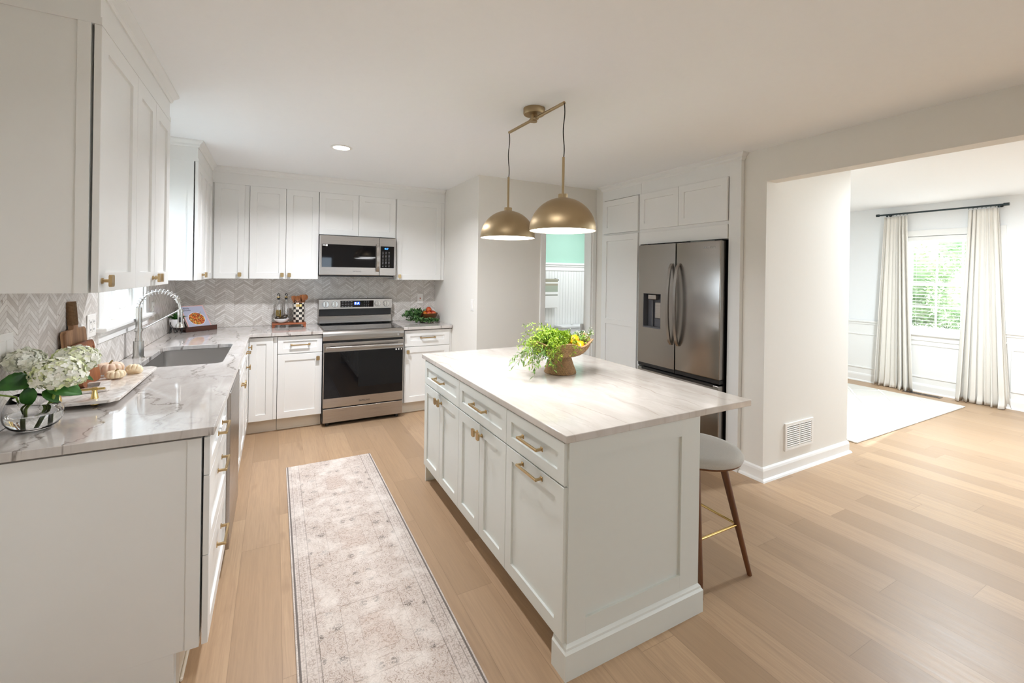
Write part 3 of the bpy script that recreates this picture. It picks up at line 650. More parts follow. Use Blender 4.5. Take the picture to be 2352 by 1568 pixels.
# ------------------------------------------------------------------ kitchen window
r = struct(G().box(-.10, -.06, wy0, wy1, wz0, wz0+.05).box(-.10, -.06, wy0, wy1, wz1-.05, wz1).box(-.10, -.06, wy0, wy0+.035, wz0, wz1).box(-.10, -.06, wy1-.035, wy1, wz0, wz1).box(-.11, -.055, -1.60, -1.51, wz0, wz1).build('window_1', 'trim_paint'))
G().box(0.0, .018, wy0-.075, wy0, wz0-.03, wz1+.075, .003).box(0, .018, wy1, wy1+.075, wz0-.03, wz1+.075, .003).box(0, .018, wy0, wy1, wz1, wz1+.075, .003).box(-.06, 0, wy0, wy0+.012, wz0, wz1).box(-.06, 0, wy1-.012, wy1, wz0, wz1).box(-.06, 0, wy0, wy1, wz1-.012, wz1).build('casing', 'trim_paint', r)
G().box(-.06, .055, wy0-.10, wy1+.10, wz0-.022, wz0, .004).box(.0, .018, wy0-.08, wy1+.08, 1.075, wz0-.022, .003).box(.0, .03, wy0-.08, wy1+.08, wz0-.045, wz0-.022, .006).build('window_sill', 'trim_paint', r)
for y0, y1 in ((wy0+.035, -1.60), (-1.51, wy1-.035)):
    s = G().box(-.095, -.07, y0, y1, wz0+.05, wz0+.105, .002).box(-.095, -.07, y0, y1, wz1-.1, wz1-.05).box(-.095, -.07, y0, y0+.045, wz0+.05, wz1-.05).box(-.095, -.07, y1-.045, y1, wz0+.05, wz1-.05).build('sash', 'trim_paint', r)
    G().box(-.085, -.081, y0+.045, y1-.045, wz0+.105, wz1-.1).build('pane', 'window_glass', s)
    G().box(-.07, -.055, (y0+y1)/2-.03, (y0+y1)/2+.03, wz0+.05, wz0+.062, .003).rod((-.05, (y0+y1)/2, wz0+.062), (-.035, (y0+y1)/2+.05, wz0+.072), .004).build('crank', 'trim_paint', s)
# ------------------------------------------------------------------ range
r = thing('range', 'freestanding stainless electric range with a black glass oven door', 'range', (1.239, -.03, 0))
W = .758
G().box(0, W, -.60, 0, .03, .895).build('body', 'black_plastic', r)
for x in (.05, W-.05):
    for y in (-.57, -.06): G().cyl(x, y, 0, .03, .018).build('foot', 'black_plastic', r)
G().box(-.002, W+.002, -.615, -.005, .895, .912, .003).build('cooktop_rim', 'steel', r)
ct = G().box(.012, W-.012, -.60, -.045, .912, .9155, .001).build('cooktop', 'black_glass', r)
for x, y, q in ((.2, -.43, .115), (.2, -.17, .08), (.56, -.43, .09), (.56, -.17, .075)):
    for rr in (q, q*.6): G().lathe([(rr, 0), (rr+.0012, 0), (rr+.0012, .0003), (rr, .0003), (rr, 0)], 48, x, y, .9155).build('burner_ring', 'grey_plastic', ct)
# curved front nose + knobless control strip
g = G(); pr = [(-.60, .818), (-.634, .820), (-.638, .86), (-.636, .885), (-.628, .902), (-.612, .913), (-.60, .913)]
a = [g.bm.verts.new((-.003, y, z)) for y, z in pr]; b = [g.bm.verts.new((W+.003, y, z)) for y, z in pr]
g.bm.faces.new(a); g.bm.faces.new(b)
for k in range(len(pr)): g.bm.faces.new((a[k], a[(k+1) % len(pr)], b[(k+1) % len(pr)], b[k]))
cp = g.build('front_panel', 'steel', r)
G().box(.06, W-.04, -.6405, -.637, .832, .868, .0015).build('recess', 'steel', cp)
G().box(W-.065, W-.048, -.643, -.639, .836, .862, .003).build('sensor_window', 'chrome', cp)
dr = G().box(.002, W-.002, -.638, -.60, .182, .798, .004, seg=2).build('oven_door', 'steel', r)
G().box(.008, W-.008, -.6415, -.637, .272, .712, .001).build('oven_window', 'black_glass', dr)
G().box(.018, W-.018, -.700, -.682, .738, .768, .006, seg=3).box(.02, .06, -.69, -.637, .742, .764, .003).box(W-.06, W-.02, -.69, -.637, .742, .764, .003).build('handle', 'steel', dr, 40)
text('SAMSUNG', 'logo', .023, Matrix.Translation((W/2, -.6388, .222)) @ FR, 'dark', dr)
g = G().box(W-.083, W-.070, -.6425, -.6412, .694, .706).box(W-.058, W-.044, -.6425, -.6412, .694, .706).box(W-.03, W-.016, -.6425, -.6412, .694, .706); g.build('sticker', 'outlet_white', dr)
G().box(.004, W-.004, -.632, -.60, .04, .172, .003, seg=2).build('storage_drawer', 'steel', r)
# backguard
bg = G().box(0, W, -.10, 0, .925, 1.005, .004).build('backguard', 'steel', r)
g = G(); pr = [(-.065, 1.075), (-.10, 1.078), (-.094, 1.178), (-.085, 1.185), (0, 1.185), (0, 1.0), (-.05, 1.0)]
a = [g.bm.verts.new((0, y, z)) for y, z in pr]; b = [g.bm.verts.new((W, y, z)) for y, z in pr]; g.bm.faces.new(a); g.bm.faces.new(b)
for k in range(len(pr)): g.bm.faces.new((a[k], a[(k+1) % len(pr)], b[(k+1) % len(pr)], b[k]))
cpn = g.build('control_panel', 'steel', r)
G().box(.004, W-.004, -.07, -.02, 1.004, 1.074, .002).build('vent_slot', 'black_plastic', r)
G().box(.212, .556, -.1035, -.095, 1.093, 1.165, .001).build('display', 'black_glass', cpn)
G().box(.352, .410, -.1045, -.103, 1.118, 1.150).build('display_glow', 'blue_glow', cpn)
text('8 A', 'clock_digits', .034, Matrix.Translation((.381, -.105, 1.134)) @ FR, 'led_white', cpn); 
g = G()
for i in range(4):
    for j in range(3):
        g.box(.225+i*.03, .243+i*.03, -.1045, -.1032, 1.103+j*.024, 1.1055+j*.024)
for i in range(3):
    for j in range(4): g.box(.455+i*.022, .459+i*.022, -.1045, -.1032, 1.102+j*.017, 1.105+j*.017)
g.build('key_legend', 'legend', cpn)
for x in (.066, .157, .601, .695):
    M = Matrix.Translation((x, -.096, 1.128)) @ Matrix.Rotation(R_(86), 4, 'X')
    G().cyl(0, 0, -.002, .004, .034, M=M).build('knob_bezel', 'grey_plastic', cpn, 40)
    k = G().cyl(0, 0, .004, .010, .031, M=M).cyl(0, 0, .008, .028, .025, .023, M=M).build('knob', 'nickel', cpn, 40)
    G().box(-.006, .006, -.023, .023, .028, .034, .002, M=M).build('knob_grip', 'steel', k)
# ------------------------------------------------------------------ microwave
r = thing('microwave', 'stainless over-the-range microwave with a curved bar handle', 'microwave', (1.215, -.012, 1.436))
W = .758; H = .405
G().box(0, W, -.34, 0, .004, H, .002).build('body', 'dark', r)
d = G().box(.002, .562+.02, -.383, -.342, .004, H-.002, .005, seg=2).build('door', 'steel', r)
G().box(.022, .545, -.3855, -.382, .085, .315, .001).build('door_window', 'black_glass', d)
hd = [(.562, -.386-.030*math.sin(math.pi*t)**.6, .045+.29*t) for t in [k/16 for k in range(17)]]
g = G(); bm = g.bm; rg = [[bm.verts.new((x+dx, y+dy, z)) for dx, dy in ((-.014, 0), (.014, 0), (.014, -.009), (-.014, -.009))] for x, y, z in hd]
for A, B in zip(rg, rg[1:]):
    for k in range(4): bm.faces.new((A[k], A[(k+1) % 4], B[(k+1) % 4], B[k]))
bm.faces.new(rg[0]); bm.faces.new(rg[-1]); g.build('handle', 'steel', d, 50)
text('SAMSUNG', 'logo', .018, Matrix.Translation((.36, -.3838, .045)) @ FR, 'grey_plastic', d)
G().box(.058, .075, -.3865, -.3855, .295, .312).box(.028, .055, -.3865, -.3855, .299, .308).build('sticker', 'outlet_white', d)
c = G().box(.584, W, -.381, -.342, .004, H-.002, .004).build('control_panel', 'steel', r)
G().box(.594, W-.022, -.3835, -.3805, .085, .315, .004).build('keypad', 'black_glass', c)
text('8:27', 'clock_digits', .022, Matrix.Translation((.655, -.3843, .289)) @ FR, 'blue_led', c)
g = G()
for i in range(3):
    for j in range(11): g.box(.613+i*.032, .625+i*.032, -.3842, -.3836, .10+j*.0152, .103+j*.0152)
g.build('key_legend', 'legend', c)
G().box(.02, W-.02, -.34, -.05, -.012, .004, .002).build('underside', 'black_plastic', r)
G().box(.03, .25, -.30, -.10, -.016, -.011).build('grease_filter', 'steel', r); G().box(.5, .72, -.30, -.10, -.016, -.011).build('grease_filter', 'steel', r)
# ------------------------------------------------------------------ tall fridge surround (faces -x): local x -> -y
N90 = R_(-90); FX = 3.93
r = thing('pantry_cabinet', 'tall white pantry cabinet between the powder room door and the fridge', 'cabinet', (FX, -1.432, 0), N90)
G().box(0, .566, .02, .7, .1, 2.375).box(0, .566, .08, .7, 0, .1).box(0, .030, 0, .02, 0, 2.375).box(.03, .566, 0, .02, 2.268, 2.375).box(.03, .566, 0, .02, 1.90, 1.915).box(.546, .566, 0, .02, 0, 2.375).build('carcass', 'cabinet_paint', r)
front('door', r, .032, .546, 1.915, 2.262, 'cabinet_paint', .06)
d = front('door', r, .032, .546, .12, 1.898, 'cabinet_paint', .06)
G().box(.092, .486, -.019, -.009, .975, 1.03, .001).build('mid_rail', 'cabinet_paint', d)
r = thing('fridge_cabinet', 'white two-door cabinet and side panel framing the top of the fridge', 'cabinet', (FX, -2.0, 0), N90)
G().box(0, .935, .02, .7, 1.90, 2.375).box(0, .935, 0, .02, 2.262, 2.375).box(.935, 1.034, 0, .02, 1.79, 2.375).box(.935, .955, .02, .7, 1.79, 2.375).box(1.014, 1.034, .02, .04, 1.79, 2.375).box(0, .935, 0, .02, 1.89, 1.92).build('carcass', 'cabinet_paint', r)
rs = thing('fridge_side_panel', 'narrow white floor-to-soffit panel at the near side of the fridge', 'panel', (FX, -2.935, 0), N90)
G().box(0, .099, 0, .02, 0, 1.79).box(0, .02, .02, .7, 0, 1.79).box(.079, .099, .02, .04, 0, 1.79).build('panel', 'cabinet_paint', rs)
front('door', r, .0, .460, 1.918, 2.262, 'cabinet_paint'); front('door', r, .460, .932, 1.918, 2.262, 'cabinet_paint')
G().box(0, .932, -.012, .02, 1.779, 1.892, .001).build('valance', 'cabinet_paint', r)
g = G(); zt = CE
g.sweep([(0, 2.37), (.004, 2.375), (.010, 2.382), (.012, 2.395), (.030, 2.411), (.034, 2.417), (.034, zt), (0, zt)], [(FX+.04, -1.432+.0), (FX, -1.432), (FX, -3.034), (FX+.04, -3.034)][::-1] if 0 else [(FX+.038, -1.43), (FX, -1.43), (FX, -3.034), (FX+.038, -3.034)])
struct(g.build('trim_crown_fridge', 'cabinet_paint'))
# ------------------------------------------------------------------ refrigerator
r = thing('refrigerator', 'stainless French-door refrigerator with ice and water dispenser', 'refrigerator', (3.862, -2.052, 0), N90)
W = .866
G().box(.005, W-.005, .075, .80, .05, 1.765).build('body', 'dark', r)
HNG = G().box(.02, .08, .03, .14, 1.765, 1.776, .003).box(W-.08, W-.02, .03, .14, 1.765, 1.776, .003).build('hinge_cover', 'black_plastic', r)
def fdoor(x0, x1, z0, z1, name):
    return G().box(x0, x1, 0, .068, z0, z1, .008, seg=3).build(name, 'fridge_steel', r, 40)
g = G()   # left door with dispenser opening
x0, x1, z0, z1 = 0, W/2-.003, .675, 1.765; a0, a1, b0, b1 = .062, .272, 1.005, 1.318
for q in ((x0, a0, z0, z1), (a1, x1, z0, z1), (a0, a1, z0, b0), (a0, a1, b1, z1)): g.box(q[0], q[1], 0, .068, q[2], q[3])
d1 = g.build('left_door', 'fridge_steel', r)
G().box(a0, a0+.003, .001, .066, b0, b1).box(a1-.003, a1, .001, .066, b0, b1).box(a0, a1, .001, .066, b1-.003, b1).box(a0, a1, .001, .066, b0, b0+.012).box(a0, a1, .06, .067, b0, b1).build('dispenser_recess', 'grey_plastic', d1)
G().box(a0+.05, a0+.145, .004, .05, b1-.055, b1-.006, .006).build('dispenser_spout', 'steel', d1)
G().box(a0+.115, a0+.185, .03, .045, b0+.09, b0+.235, .003).build('dispenser_paddle', 'steel', d1)
G().cyl(a0+.07, .05, b0+.012, b1-.05, .011).build('water_nozzle', 'grey_plastic', d1)
d2 = fdoor(W/2+.003, W, .675, 1.765, 'right_door')
G().box(0, W/2-.003, .006, .06, .645, .675).box(W/2+.003, W, .006, .06, .645, .675).build('door_bottom_trim', 'black_plastic', r)
d3 = fdoor(0, W, .07, .632, 'freezer_drawer'); G().box(.05, W-.05, -.002, .05, .612, .636, .003).build('pull_recess', 'black_plastic', d3)
for par, xx, s in ((d1, W/2-.038, -1), (d2, W/2+.038, 1)):
    g = G(); bm = g.bm; rg = []
    for k in range(25):
        t = k/24; b_ = math.sin(math.pi*t); y = -.004-.055*b_**.5; z = .885+.705*t; th = .012
        rg.append([bm.verts.new((xx+dx, y+dy, z)) for dx, dy in ((-.013, th), (.013, th), (.013, -.004), (-.013, -.004))])
    for A, B in zip(rg, rg[1:]):
        for k in range(4): bm.faces.new((A[k], A[(k+1) % 4], B[(k+1) % 4], B[k]))
    bm.faces.new(rg[0]); bm.faces.new(rg[-1]); g.build('handle', 'fridge_steel', par, 50)
text('SAMSUNG', 'logo', .024, Matrix.Translation((W-.10, -.0008, 1.712)) @ FR, 'legend', d2)
M = Matrix.Translation((W-.08, .06, .026)) @ Matrix.Rotation(P90, 4, 'Y')
G().cyl(0, 0, -.015, .015, .026, M=M).box(W-.12, W-.04, .03, .10, .028, .07).build('roller', 'rubber', r, 40)
M = Matrix.Translation((.08, .06, .026)) @ Matrix.Rotation(P90, 4, 'Y')
G().cyl(0, 0, -.015, .015, .026, M=M).box(.04, .12, .03, .10, .028, .07).build('roller', 'rubber', r, 40)
# ------------------------------------------------------------------ island
IX0, IX1, IY0, IY1 = 1.792, 2.50, -3.832, -2.10
r = thing('kitchen_island', 'pale island cabinet with drawers and doors facing the sink counter', 'island', ((IX0+IX1)/2, (IY0+IY1)/2, 0)); r.location = (0, 0, 0)
G().box(IX0+.002, IX1-.02, IY0+.02, IY1-.02, .12, .863).box(IX0+.08, IX1-.02, IY0+.05, IY1-.05, 0, .12).build('carcass', 'island_paint', r)
g = G()   # recessed end panel facing the camera
t = .019; s = .085
for q in ((IX0, IX0+s, .115, .863), (IX1-.115, IX1, .115, .863), (IX0+s, IX1-.115, .79, .863), (IX0+s, IX1-.115, .115, .19)): g.box(q[0], q[1], IY0, IY0+t, q[2], q[3])
g.box(IX0+.003, IX1-.003, IY0+.010, IY0+t-.001, .12, .860); g.build('end_panel', 'island_paint', r)
G().box(IX0, IX1, IY1-t, IY1, .0, .863).build('far_end_panel', 'island_paint', r)
G().box(IX1-.0195, IX1, IY0+.0195, IY1-.0195, .0, .863).build('back_panel', 'island_paint', r)
BM = [(0, 0), (.016, 0), (.016, .095), (.010, .105), (.008, .112), (0, .122)]
G().sweep(BM, [(IX0, IY0+.075), (IX0, IY0), (IX1, IY0), (IX1, IY1)]).box(IX0, IX0+.05, IY0+.0, IY0+.075, 0, .12).build('base_moulding', 'island_paint', r)
G().box(IX0+.072, IX0+.08, IY0+.05, IY1-.03, 0, .12).build('toe_kick', 'toe_paint', r)
fr = bpy.data.objects.new('front_frame', None)
def ifr(name, y0, y1, z0, z1, st):
    d = front(name, r, 0, y1-y0, z0, z1, 'island_paint', st); d.location = (IX0+.002, y1, 0); d.rotation_euler = (0, 0, N90); return d
Y = [-2.118, -2.775, -3.365, -3.826]
for i in range(3):
    y1, y0 = Y[i], Y[i+1]; w_ = y1-y0
    d = ifr('drawer', y0, y1, .700, .861, .045); pull(d, w_/2, .785, .165)
    if i < 2:
        d = ifr('door', (y0+y1)/2, y1, .125, .697, .055); knob(d, w_/2-.03, .65)
        d = ifr('door', y0, (y0+y1)/2, .125, .697, .055); knob(d, .03, .65)
    else:
        d = ifr('door', y0, y1, .125, .697, .055); pull(d, w_/2, .668, .165)
bpy.data.objects.remove(fr)
g = G().box(1.770, 2.851, -3.842, -2.048, .864, .894, .003, seg=2)
tag(g.build('island_countertop', 'island_stone'), 'cream veined stone slab topping the island, overhanging on the stool side', 'countertop')
# ------------------------------------------------------------------ pendant light
r = thing('pendant_light', 'brushed brass ceiling fixture hanging two domes over the island', 'pendant light', (2.125, -2.985, CE))
G().lathe([(0, 0), (.062, 0), (.062, -.028), (.058, -.034), (0, -.034)], 40).cyl(.05, -.03, -.02, -.01, .003).build('canopy', 'antique_brass', r, 35)
a = Vector((PEND[0][0]-2.125, PEND[0][1]+2.985, -.058)); b = Vector((PEND[1][0]-2.125, PEND[1][1]+2.985, -.058)); mid = (a+b)/2
G().rod(a, b, .0085, n=16).build('arm', 'antique_brass', r, 40)
G().cyl(mid.x, mid.y, -.075, -.034, .018).rod(mid+(b-mid)*.11, mid-(b-mid)*.11, .013, n=16).build('swivel', 'antique_brass', r, 40)
for (x, y), e in zip(PEND, (a, b)):
    lx, ly = x-2.125, y+2.985; zt = 2.086-CE; zr = 1.704-CE
    G().tube([(e.x+(lx-e.x)*t_+.004*math.sin(t_*9), e.y+(ly-e.y)*t_, e.z+(zt-e.z)*t_) for t_ in [k_/24 for k_ in range(25)]], .0028, 8).build('cord', 'cord_black', r, 60)
    G().cyl(lx, ly, zr+.186, zt, .0068, n=16).build('stem', 'antique_brass', r, 40)
    G().cyl(lx, ly, zr+.168, zr+.19, .0245, n=24).build('cap', 'antique_brass', r, 40)
    R = .172; out = [(R*math.cos(q), R*math.sin(q)) for q in [R_(90*k/18) for k in range(18)]]+[(.001, R)]
    inn = [(.001, R-.003)]+[((R-.003)*math.cos(q), (R-.003)*math.sin(q)) for q in [R_(90*k/18) for k in range(17, -1, -1)]]
    sh = G().lathe(out+inn+[(R, 0)], 64, lx, ly, zr).build('shade', 'antique_brass', r, 60)
    G().lathe([(0, .0), (R-.004, .0), (R-.004, .004), (0, .004)], 48, lx, ly, zr+.001).build('diffuser', 'lamp_glow', sh)
# ------------------------------------------------------------------ downlights
for i, (x, y) in enumerate(CANS):
    t = thing('downlight', 'lit recessed ceiling downlight above the walkway to the range' if i == 0 else 'recessed ceiling downlight added out of frame', 'ceiling light', (x, y, CE), group=None if i == 0 else 'added downlights out of frame')
    G().lathe([(.058, 0), (.078, 0), (.078, -.004), (.060, -.007), (.058, -.004)], 40).build('trim_ring', 'outlet_white', t, 40)
    G().lathe([(0, -.003), (.058, -.003), (.058, -.001), (0, -.001)], 40).build('lens', 'can_glow', t)
# ------------------------------------------------------------------ wall plates
def outlet(loc, rz, label, n=1, kind='outlet', cat='outlet'):
    w_ = .035+.023*(n-1)*1.0 if n == 1 else .058
    t = thing('wall_outlet' if kind == 'outlet' else 'light_switch', label, cat, loc, rz)
    G().box(-w_, w_, -.006, 0, -.0575, .0575, .0025, seg=2).build('cover_plate', 'outlet_white', t)
    for k in range(n):
        cx = (k-(n-1)/2)*.046
        if kind == 'switch': G().box(cx-.016, cx+.016, -.009, -.005, -.033, .033, .0015).build('rocker', 'outlet_white', t)
        else:
            f = G().box(cx-.0165, cx+.0165, -.008, -.005, -.034, .034, .001).build('receptacle', 'outlet_white', t)
            g = G()
            for z in (-.019, .019): g.box(cx-.007, cx-.005, -.0085, -.0078, z-.005, z+.004).box(cx+.005, cx+.007, -.0085, -.0078, z-.005, z+.004).cyl(cx, 0, -.0003, .0003, .0022, n=10, M=Matrix.Translation((0, -.0082, z-.011)) @ Matrix.Translation((0, 0, 0)))
            g.build('slot', 'dark', f)
    return t
t = outlet((2.355, -.010, 1.168), 0, 'white outlet on the back tile above the green garland')
G().box(-.005, .005, -.011, -.008, -.004, .012).build('test_button', 'apple_red', t)
outlet((.010, -2.165, 1.185), P90, 'white double switch and outlet plate between the cutting boards and the sink window', 2)
outlet((.010, -2.985, 1.19), P90, 'white switch plate on the tile behind the hydrangeas', 2, 'switch', 'switch')
outlet((.010, -.885, 1.168), P90, 'outlet plate on the left tile between window and corner plant')
outlet((2.54, -1.165, 1.168), N90, 'white light switch on the wall past the small counter', 1, 'switch', 'switch')
# return air grille on the alcove end (faces -y)
r = thing('return_air_vent', 'white louvred air return grille low on the wall end', 'vent', (4.42, -3.207, .275))
g = G()
for q in ((-.19, .19, .085, .103), (-.19, .19, -.103, -.085), (-.19, -.165, -.103, .103), (.165, .19, -.103, .103), (-.006, .006, -.103, .103)): g.box(q[0], q[1], -.012, 0, q[2], q[3], .0015)
g.build('frame', 'outlet_white', r)
g = G()
for k in range(11): g.box(-.165, .165, -.003, .003, -.008, .008, M=Matrix.Translation((0, -.006, -.077+k*.0155)) @ Matrix.Rotation(R_(35), 4, 'X'))
g.build('louvres', 'outlet_white', r); G().box(-.165, .165, -.002, 0, -.085, .085).build('duct_back', 'grey_plastic', r)
# floor register
r = thing('floor_register', 'dark bronze floor vent under the dining window', 'floor vent', (8.215, -2.665, 0))
g = G().box(-.05, .05, -.19, -.165, 0, .005).box(-.05, .05, .165, .19, 0, .005).box(-.05, -.035, -.19, .19, 0, .005).box(.035, .05, -.19, .19, 0, .005).box(-.035, .035, -.006, .006, 0, .005)
g.build('frame', 'vent_metal', r)
g = G()
for k in range(26): g.box(-.035, .035, -.163+k*.0127, -.157+k*.0127, .001, .004)
g.build('louvres', 'vent_metal', r); G().box(-.036, .036, -.166, .166, .0, .001).build('well', 'dark', r)
# ------------------------------------------------------------------ bar stool
def stool(loc, rz, label):
    r = thing('counter_stool', label, 'stool', loc, rz)
    prof = [(0, .614), (.10, .616), (.165, .618), (.194, .614), (.205, .602), (.207, .592), (.205, .582), (.15, .578), (0, .578)]
    f = lambda q, h, a: (q*(1+.06*abs(math.sin(a))), h-.018*(q/.2)**2*math.cos(a)**2*0)
    G().lathe(prof, 40, fn=f).build('seat', 'stool_fabric', r, 60)
    G().lathe([(0, .564), (.18, .564), (.199, .571), (.200, .579), (0, .579)], 40, fn=f).build('seat_shell', 'walnut_leg', r, 60)
    F = []
    for sx in (-1, 1):
        for sy in (-1, 1):
            a = (sx*.092, sy*.072, .567); b = (sx*.179, sy*.179, 0); G().rod(b, a, .0115, .019, 16).build('leg', 'walnut_leg', r, 50)
            F.append(tuple(b[i]+(a[i]-b[i])*.42 for i in range(3)))
    o = [F[0], F[1], F[3], F[2]]; g = G()
    for k in range(4): g.rod(o[k], o[(k+1) % 4], .0065, n=12)
    g.build('footrest', 'gold', r, 50)
STOOLS = [(2.72, -3.64)]
stool((2.75, -3.615, 0), 0, 'grey upholstered counter stool tucked under the island overhang')
# ------------------------------------------------------------------ rugs
o = G().box(-.305, .305, -1.20, 1.20, 0, .006, .002).build('runner_rug', 'runner_pile'); o.location = (1.226, -2.66, .0005)
tag(o, 'long faded beige vintage-pattern runner on the floor beside the island', 'rug')
o = G().box(-1.25, 1.25, -1.6, 1.6, 0, .014, .004).build('area_rug', 'tufted_wool'); o.location = (6.70, -1.55, .0005)
tag(o, 'cream tufted area rug with diamond lines in the dining room', 'rug')
# ------------------------------------------------------------------ dining window, blind, curtains
r = struct(G().box(8.43, 8.48, ay0, ay1, az0, az0+.04).box(8.43, 8.48, ay0, ay1, az1-.04, az1).box(8.43, 8.48, ay0, ay0+.03, az0, az1).box(8.43, 8.48, ay1-.03, ay1, az0, az1).build('window_2', 'trim_paint'))
G().box(DW-.018, DW, ay0-.08, ay0, az0-.02, az1+.08, .003).box(DW-.018, DW, ay1, ay1+.08, az0-.02, az1+.08, .003).box(DW-.018, DW, ay0, ay1, az1, az1+.08, .003).box(DW, 8.43, ay0, ay0+.01, az0, az1).box(DW, 8.43, ay1-.01, ay1, az0, az1).build('casing', 'trim_paint', r)
G().box(DW-.05, 8.43, ay0-.1, ay1+.1, az0-.022, az0, .004).box(DW-.02, DW-.008, ay0-.08, ay1+.08, az0-.09, az0-.022, .003).build('window_sill', 'trim_paint', r)
for nm, X0, X1, z0, z1 in (('upper_sash', 8.455, 8.475, 1.40, az1-.04), ('lower_sash', 8.435, 8.455, az0+.04, 1.445)):
    g = G().box(X0, X1, ay0+.03, ay1-.03, z0, z0+.045).box(X0, X1, ay0+.03, ay1-.03, z1-.045, z1).box(X0, X1, ay0+.03, ay0+.07, z0, z1).box(X0, X1, ay1-.07, ay1-.03, z0, z1)
    for k in (1, 2): yy = ay0+.07+(ay1-ay0-.14)*k/3; g.box(X0+.004, X1-.004, yy-.009, yy+.009, z0+.045, z1-.045)
    zz = (z0+z1)/2; g.box(X0+.004, X1-.004, ay0+.07, ay1-.07, zz-.009, zz+.009)
    s = g.build(nm, 'trim_paint', r); G().box((X0+X1)/2-.002, (X0+X1)/2+.002, ay0+.07, ay1-.07, z0+.045, z1-.045).build('pane', 'window_glass', s)
r = thing('window_blind', 'white slatted blind hanging in the dining window', 'blind', (8.405, (ay0+ay1)/2, az1))
hw = (ay1-ay0)/2-.015
G().box(-.028, .02, -hw, hw, -.055, -.005, .003).build('headrail', 'trim_paint', r)
for k in range(28):
    z = -.085-k*.043; q = G().box(-.022, .022, -hw, hw, -.0012, .0012, M=Matrix.Translation((-.004, 0, z)) @ Matrix.Rotation(R_(6), 4, 'Y')).build('slat', 'trim_paint', r)
G().box(-.024, .016, -hw, hw, -1.285, -1.262, .003).build('bottom_rail', 'trim_paint', r)
for y in (-hw+.12, hw-.12): G().rod((-.027, y, -.05), (-.027, y, -1.27), .001, n=6).build('ladder_cord', 'trim_paint', r)
r = thing('curtain_rod', 'black metal curtain rod above the dining window', 'curtain rod', (8.27, -2.77, 2.372))
G().rod((0, -.60, 0), (0, .62, 0), .011, n=16).build('pole', 'rod_black', r, 50)
G().rod((0, -.63, 0), (0, -.585, 0), .018, n=16).build('finial', 'rod_black', r, 50); G().rod((0, .61, 0), (0, .645, 0), .018, n=16).build('finial', 'rod_black', r, 50)
for y in (-.545, .52): G().rod((0, y, 0), (.10, y, 0), .008).rod((.09, y, 0), (.1, y, 0), .02).box(-.008, .008, y-.008, y+.008, -.03, 0).build('bracket', 'rod_black', r, 50)
CUR = [('left', -2.355, .125, .21), ('right', -3.175, .125, .215)]
for nm, yc, wt, wb in CUR:
    for k in range(7):
        y = yc+2.77+(k-3)*wt*2/6.6
        M = Matrix.Translation((0, y, -.006)) @ Matrix.Rotation(P90, 4, 'X')
        pts = [(.0165*math.cos(q), y, -.006+.0165*math.sin(q)) for q in [2*math.pi*j/14 for j in range(14)]]
        G().tube(pts, .0018, 6, closed=True).build('ring', 'rod_black', r, 60)
def curtain(yc, wt, wb, label, seed):
    r_ = random.Random(seed); g = G(); bm = g.bm; NU, NV = 150, 46; rows = []
    ph = [r_.uniform(0, 6.28) for _ in range(6)]; H = 2.335
    for j in range(NV+1):
        v = j/NV; z = H*(1-v)+.004
        wd = wt+(wb-wt)*(v**1.1); amp = .020+.020*v; row = []
        for i in range(NU+1):
            u = i/NU*2-1
            a = u*2*math.pi*3.6
            fx = amp*(.75+.45*math.sin(u*4.1+ph[4]))*(math.sin(a+.9*math.sin(u*3.3+ph[5])+ph[0]+.5*math.sin(v*2.2+ph[1]))+.30*math.sin(2*a+ph[2]+v*2))
            if v < .06: fx *= .75
            fy = wd*u+.010*math.sin(a*2+ph[3])*(.5+v)
            if v > .955: k = (v-.955)/.045; fx = fx*(1+.5*k)+.02*k*math.sin(a*.7+ph[4]); z = .004+ (1-k)*.10*1
            row.append(bm.verts.new((fx, fy, z+ (.006*math.sin(a*1.5+ph[5])**2 if v > .93 else 0))))
        rows.append(row)
    for A, B in zip(rows, rows[1:]):
        for k in range(NU): bm.faces.new((A[k], A[k+1], B[k+1], B[k]))
    o = g.build('curtain', 'linen', None, 180, [('SOLIDIFY', dict(thickness=.003))]); o.location = (8.275, yc, 0)
    tag(o, label, 'curtain')
curtain(-2.345, .125, .215, 'cream floor-length curtain on the side of the window nearer the wall end', 3)
curtain(-3.185, .125, .225, 'cream floor-length curtain on the window side toward the frame edge', 5)
# unseen second window wall openings (behind the camera): frames only
def simple_window(name, box, mull):
    x0, x1, y0, y1, z0, z1 = box; g = G(); ax = 'x' if x1-x0 > y1-y0 else 'y'; f = .06
    g.box(x0, x1, y0, y1, z0, z0+f).box(x0, x1, y0, y1, z1-f, z1)
    for k in range(mull+1):
        if ax == 'x': c = x0+(x1-x0-f)*k/mull; g.box(c, c+f, y0, y1, z0, z1)
        else: c = y0+(y1-y0-f)*k/mull; g.box(x0, x1, c, c+f, z0, z1)
    o = struct(g.build(name, 'trim_paint')); 
    if ax == 'x': G().box(x0+f, x1-f, (y0+y1)/2-.002, (y0+y1)/2+.002, z0+f, z1-f).build('pane', 'window_glass', o)
    else: G().box((x0+x1)/2-.002, (x0+x1)/2+.002, y0+f, y1-f, z0+f, z1-f).build('pane', 'window_glass', o)
simple_window('window_3', (1.5, 2.2, -8.26, -8.2, .9, 1.9), 2); simple_window('window_4', (5.1, 7.5, -8.26, -8.2, .65, 2.15), 3); simple_window('window_5', (8.42, 8.48, -6.45, -4.75, .77, 2.06), 2)
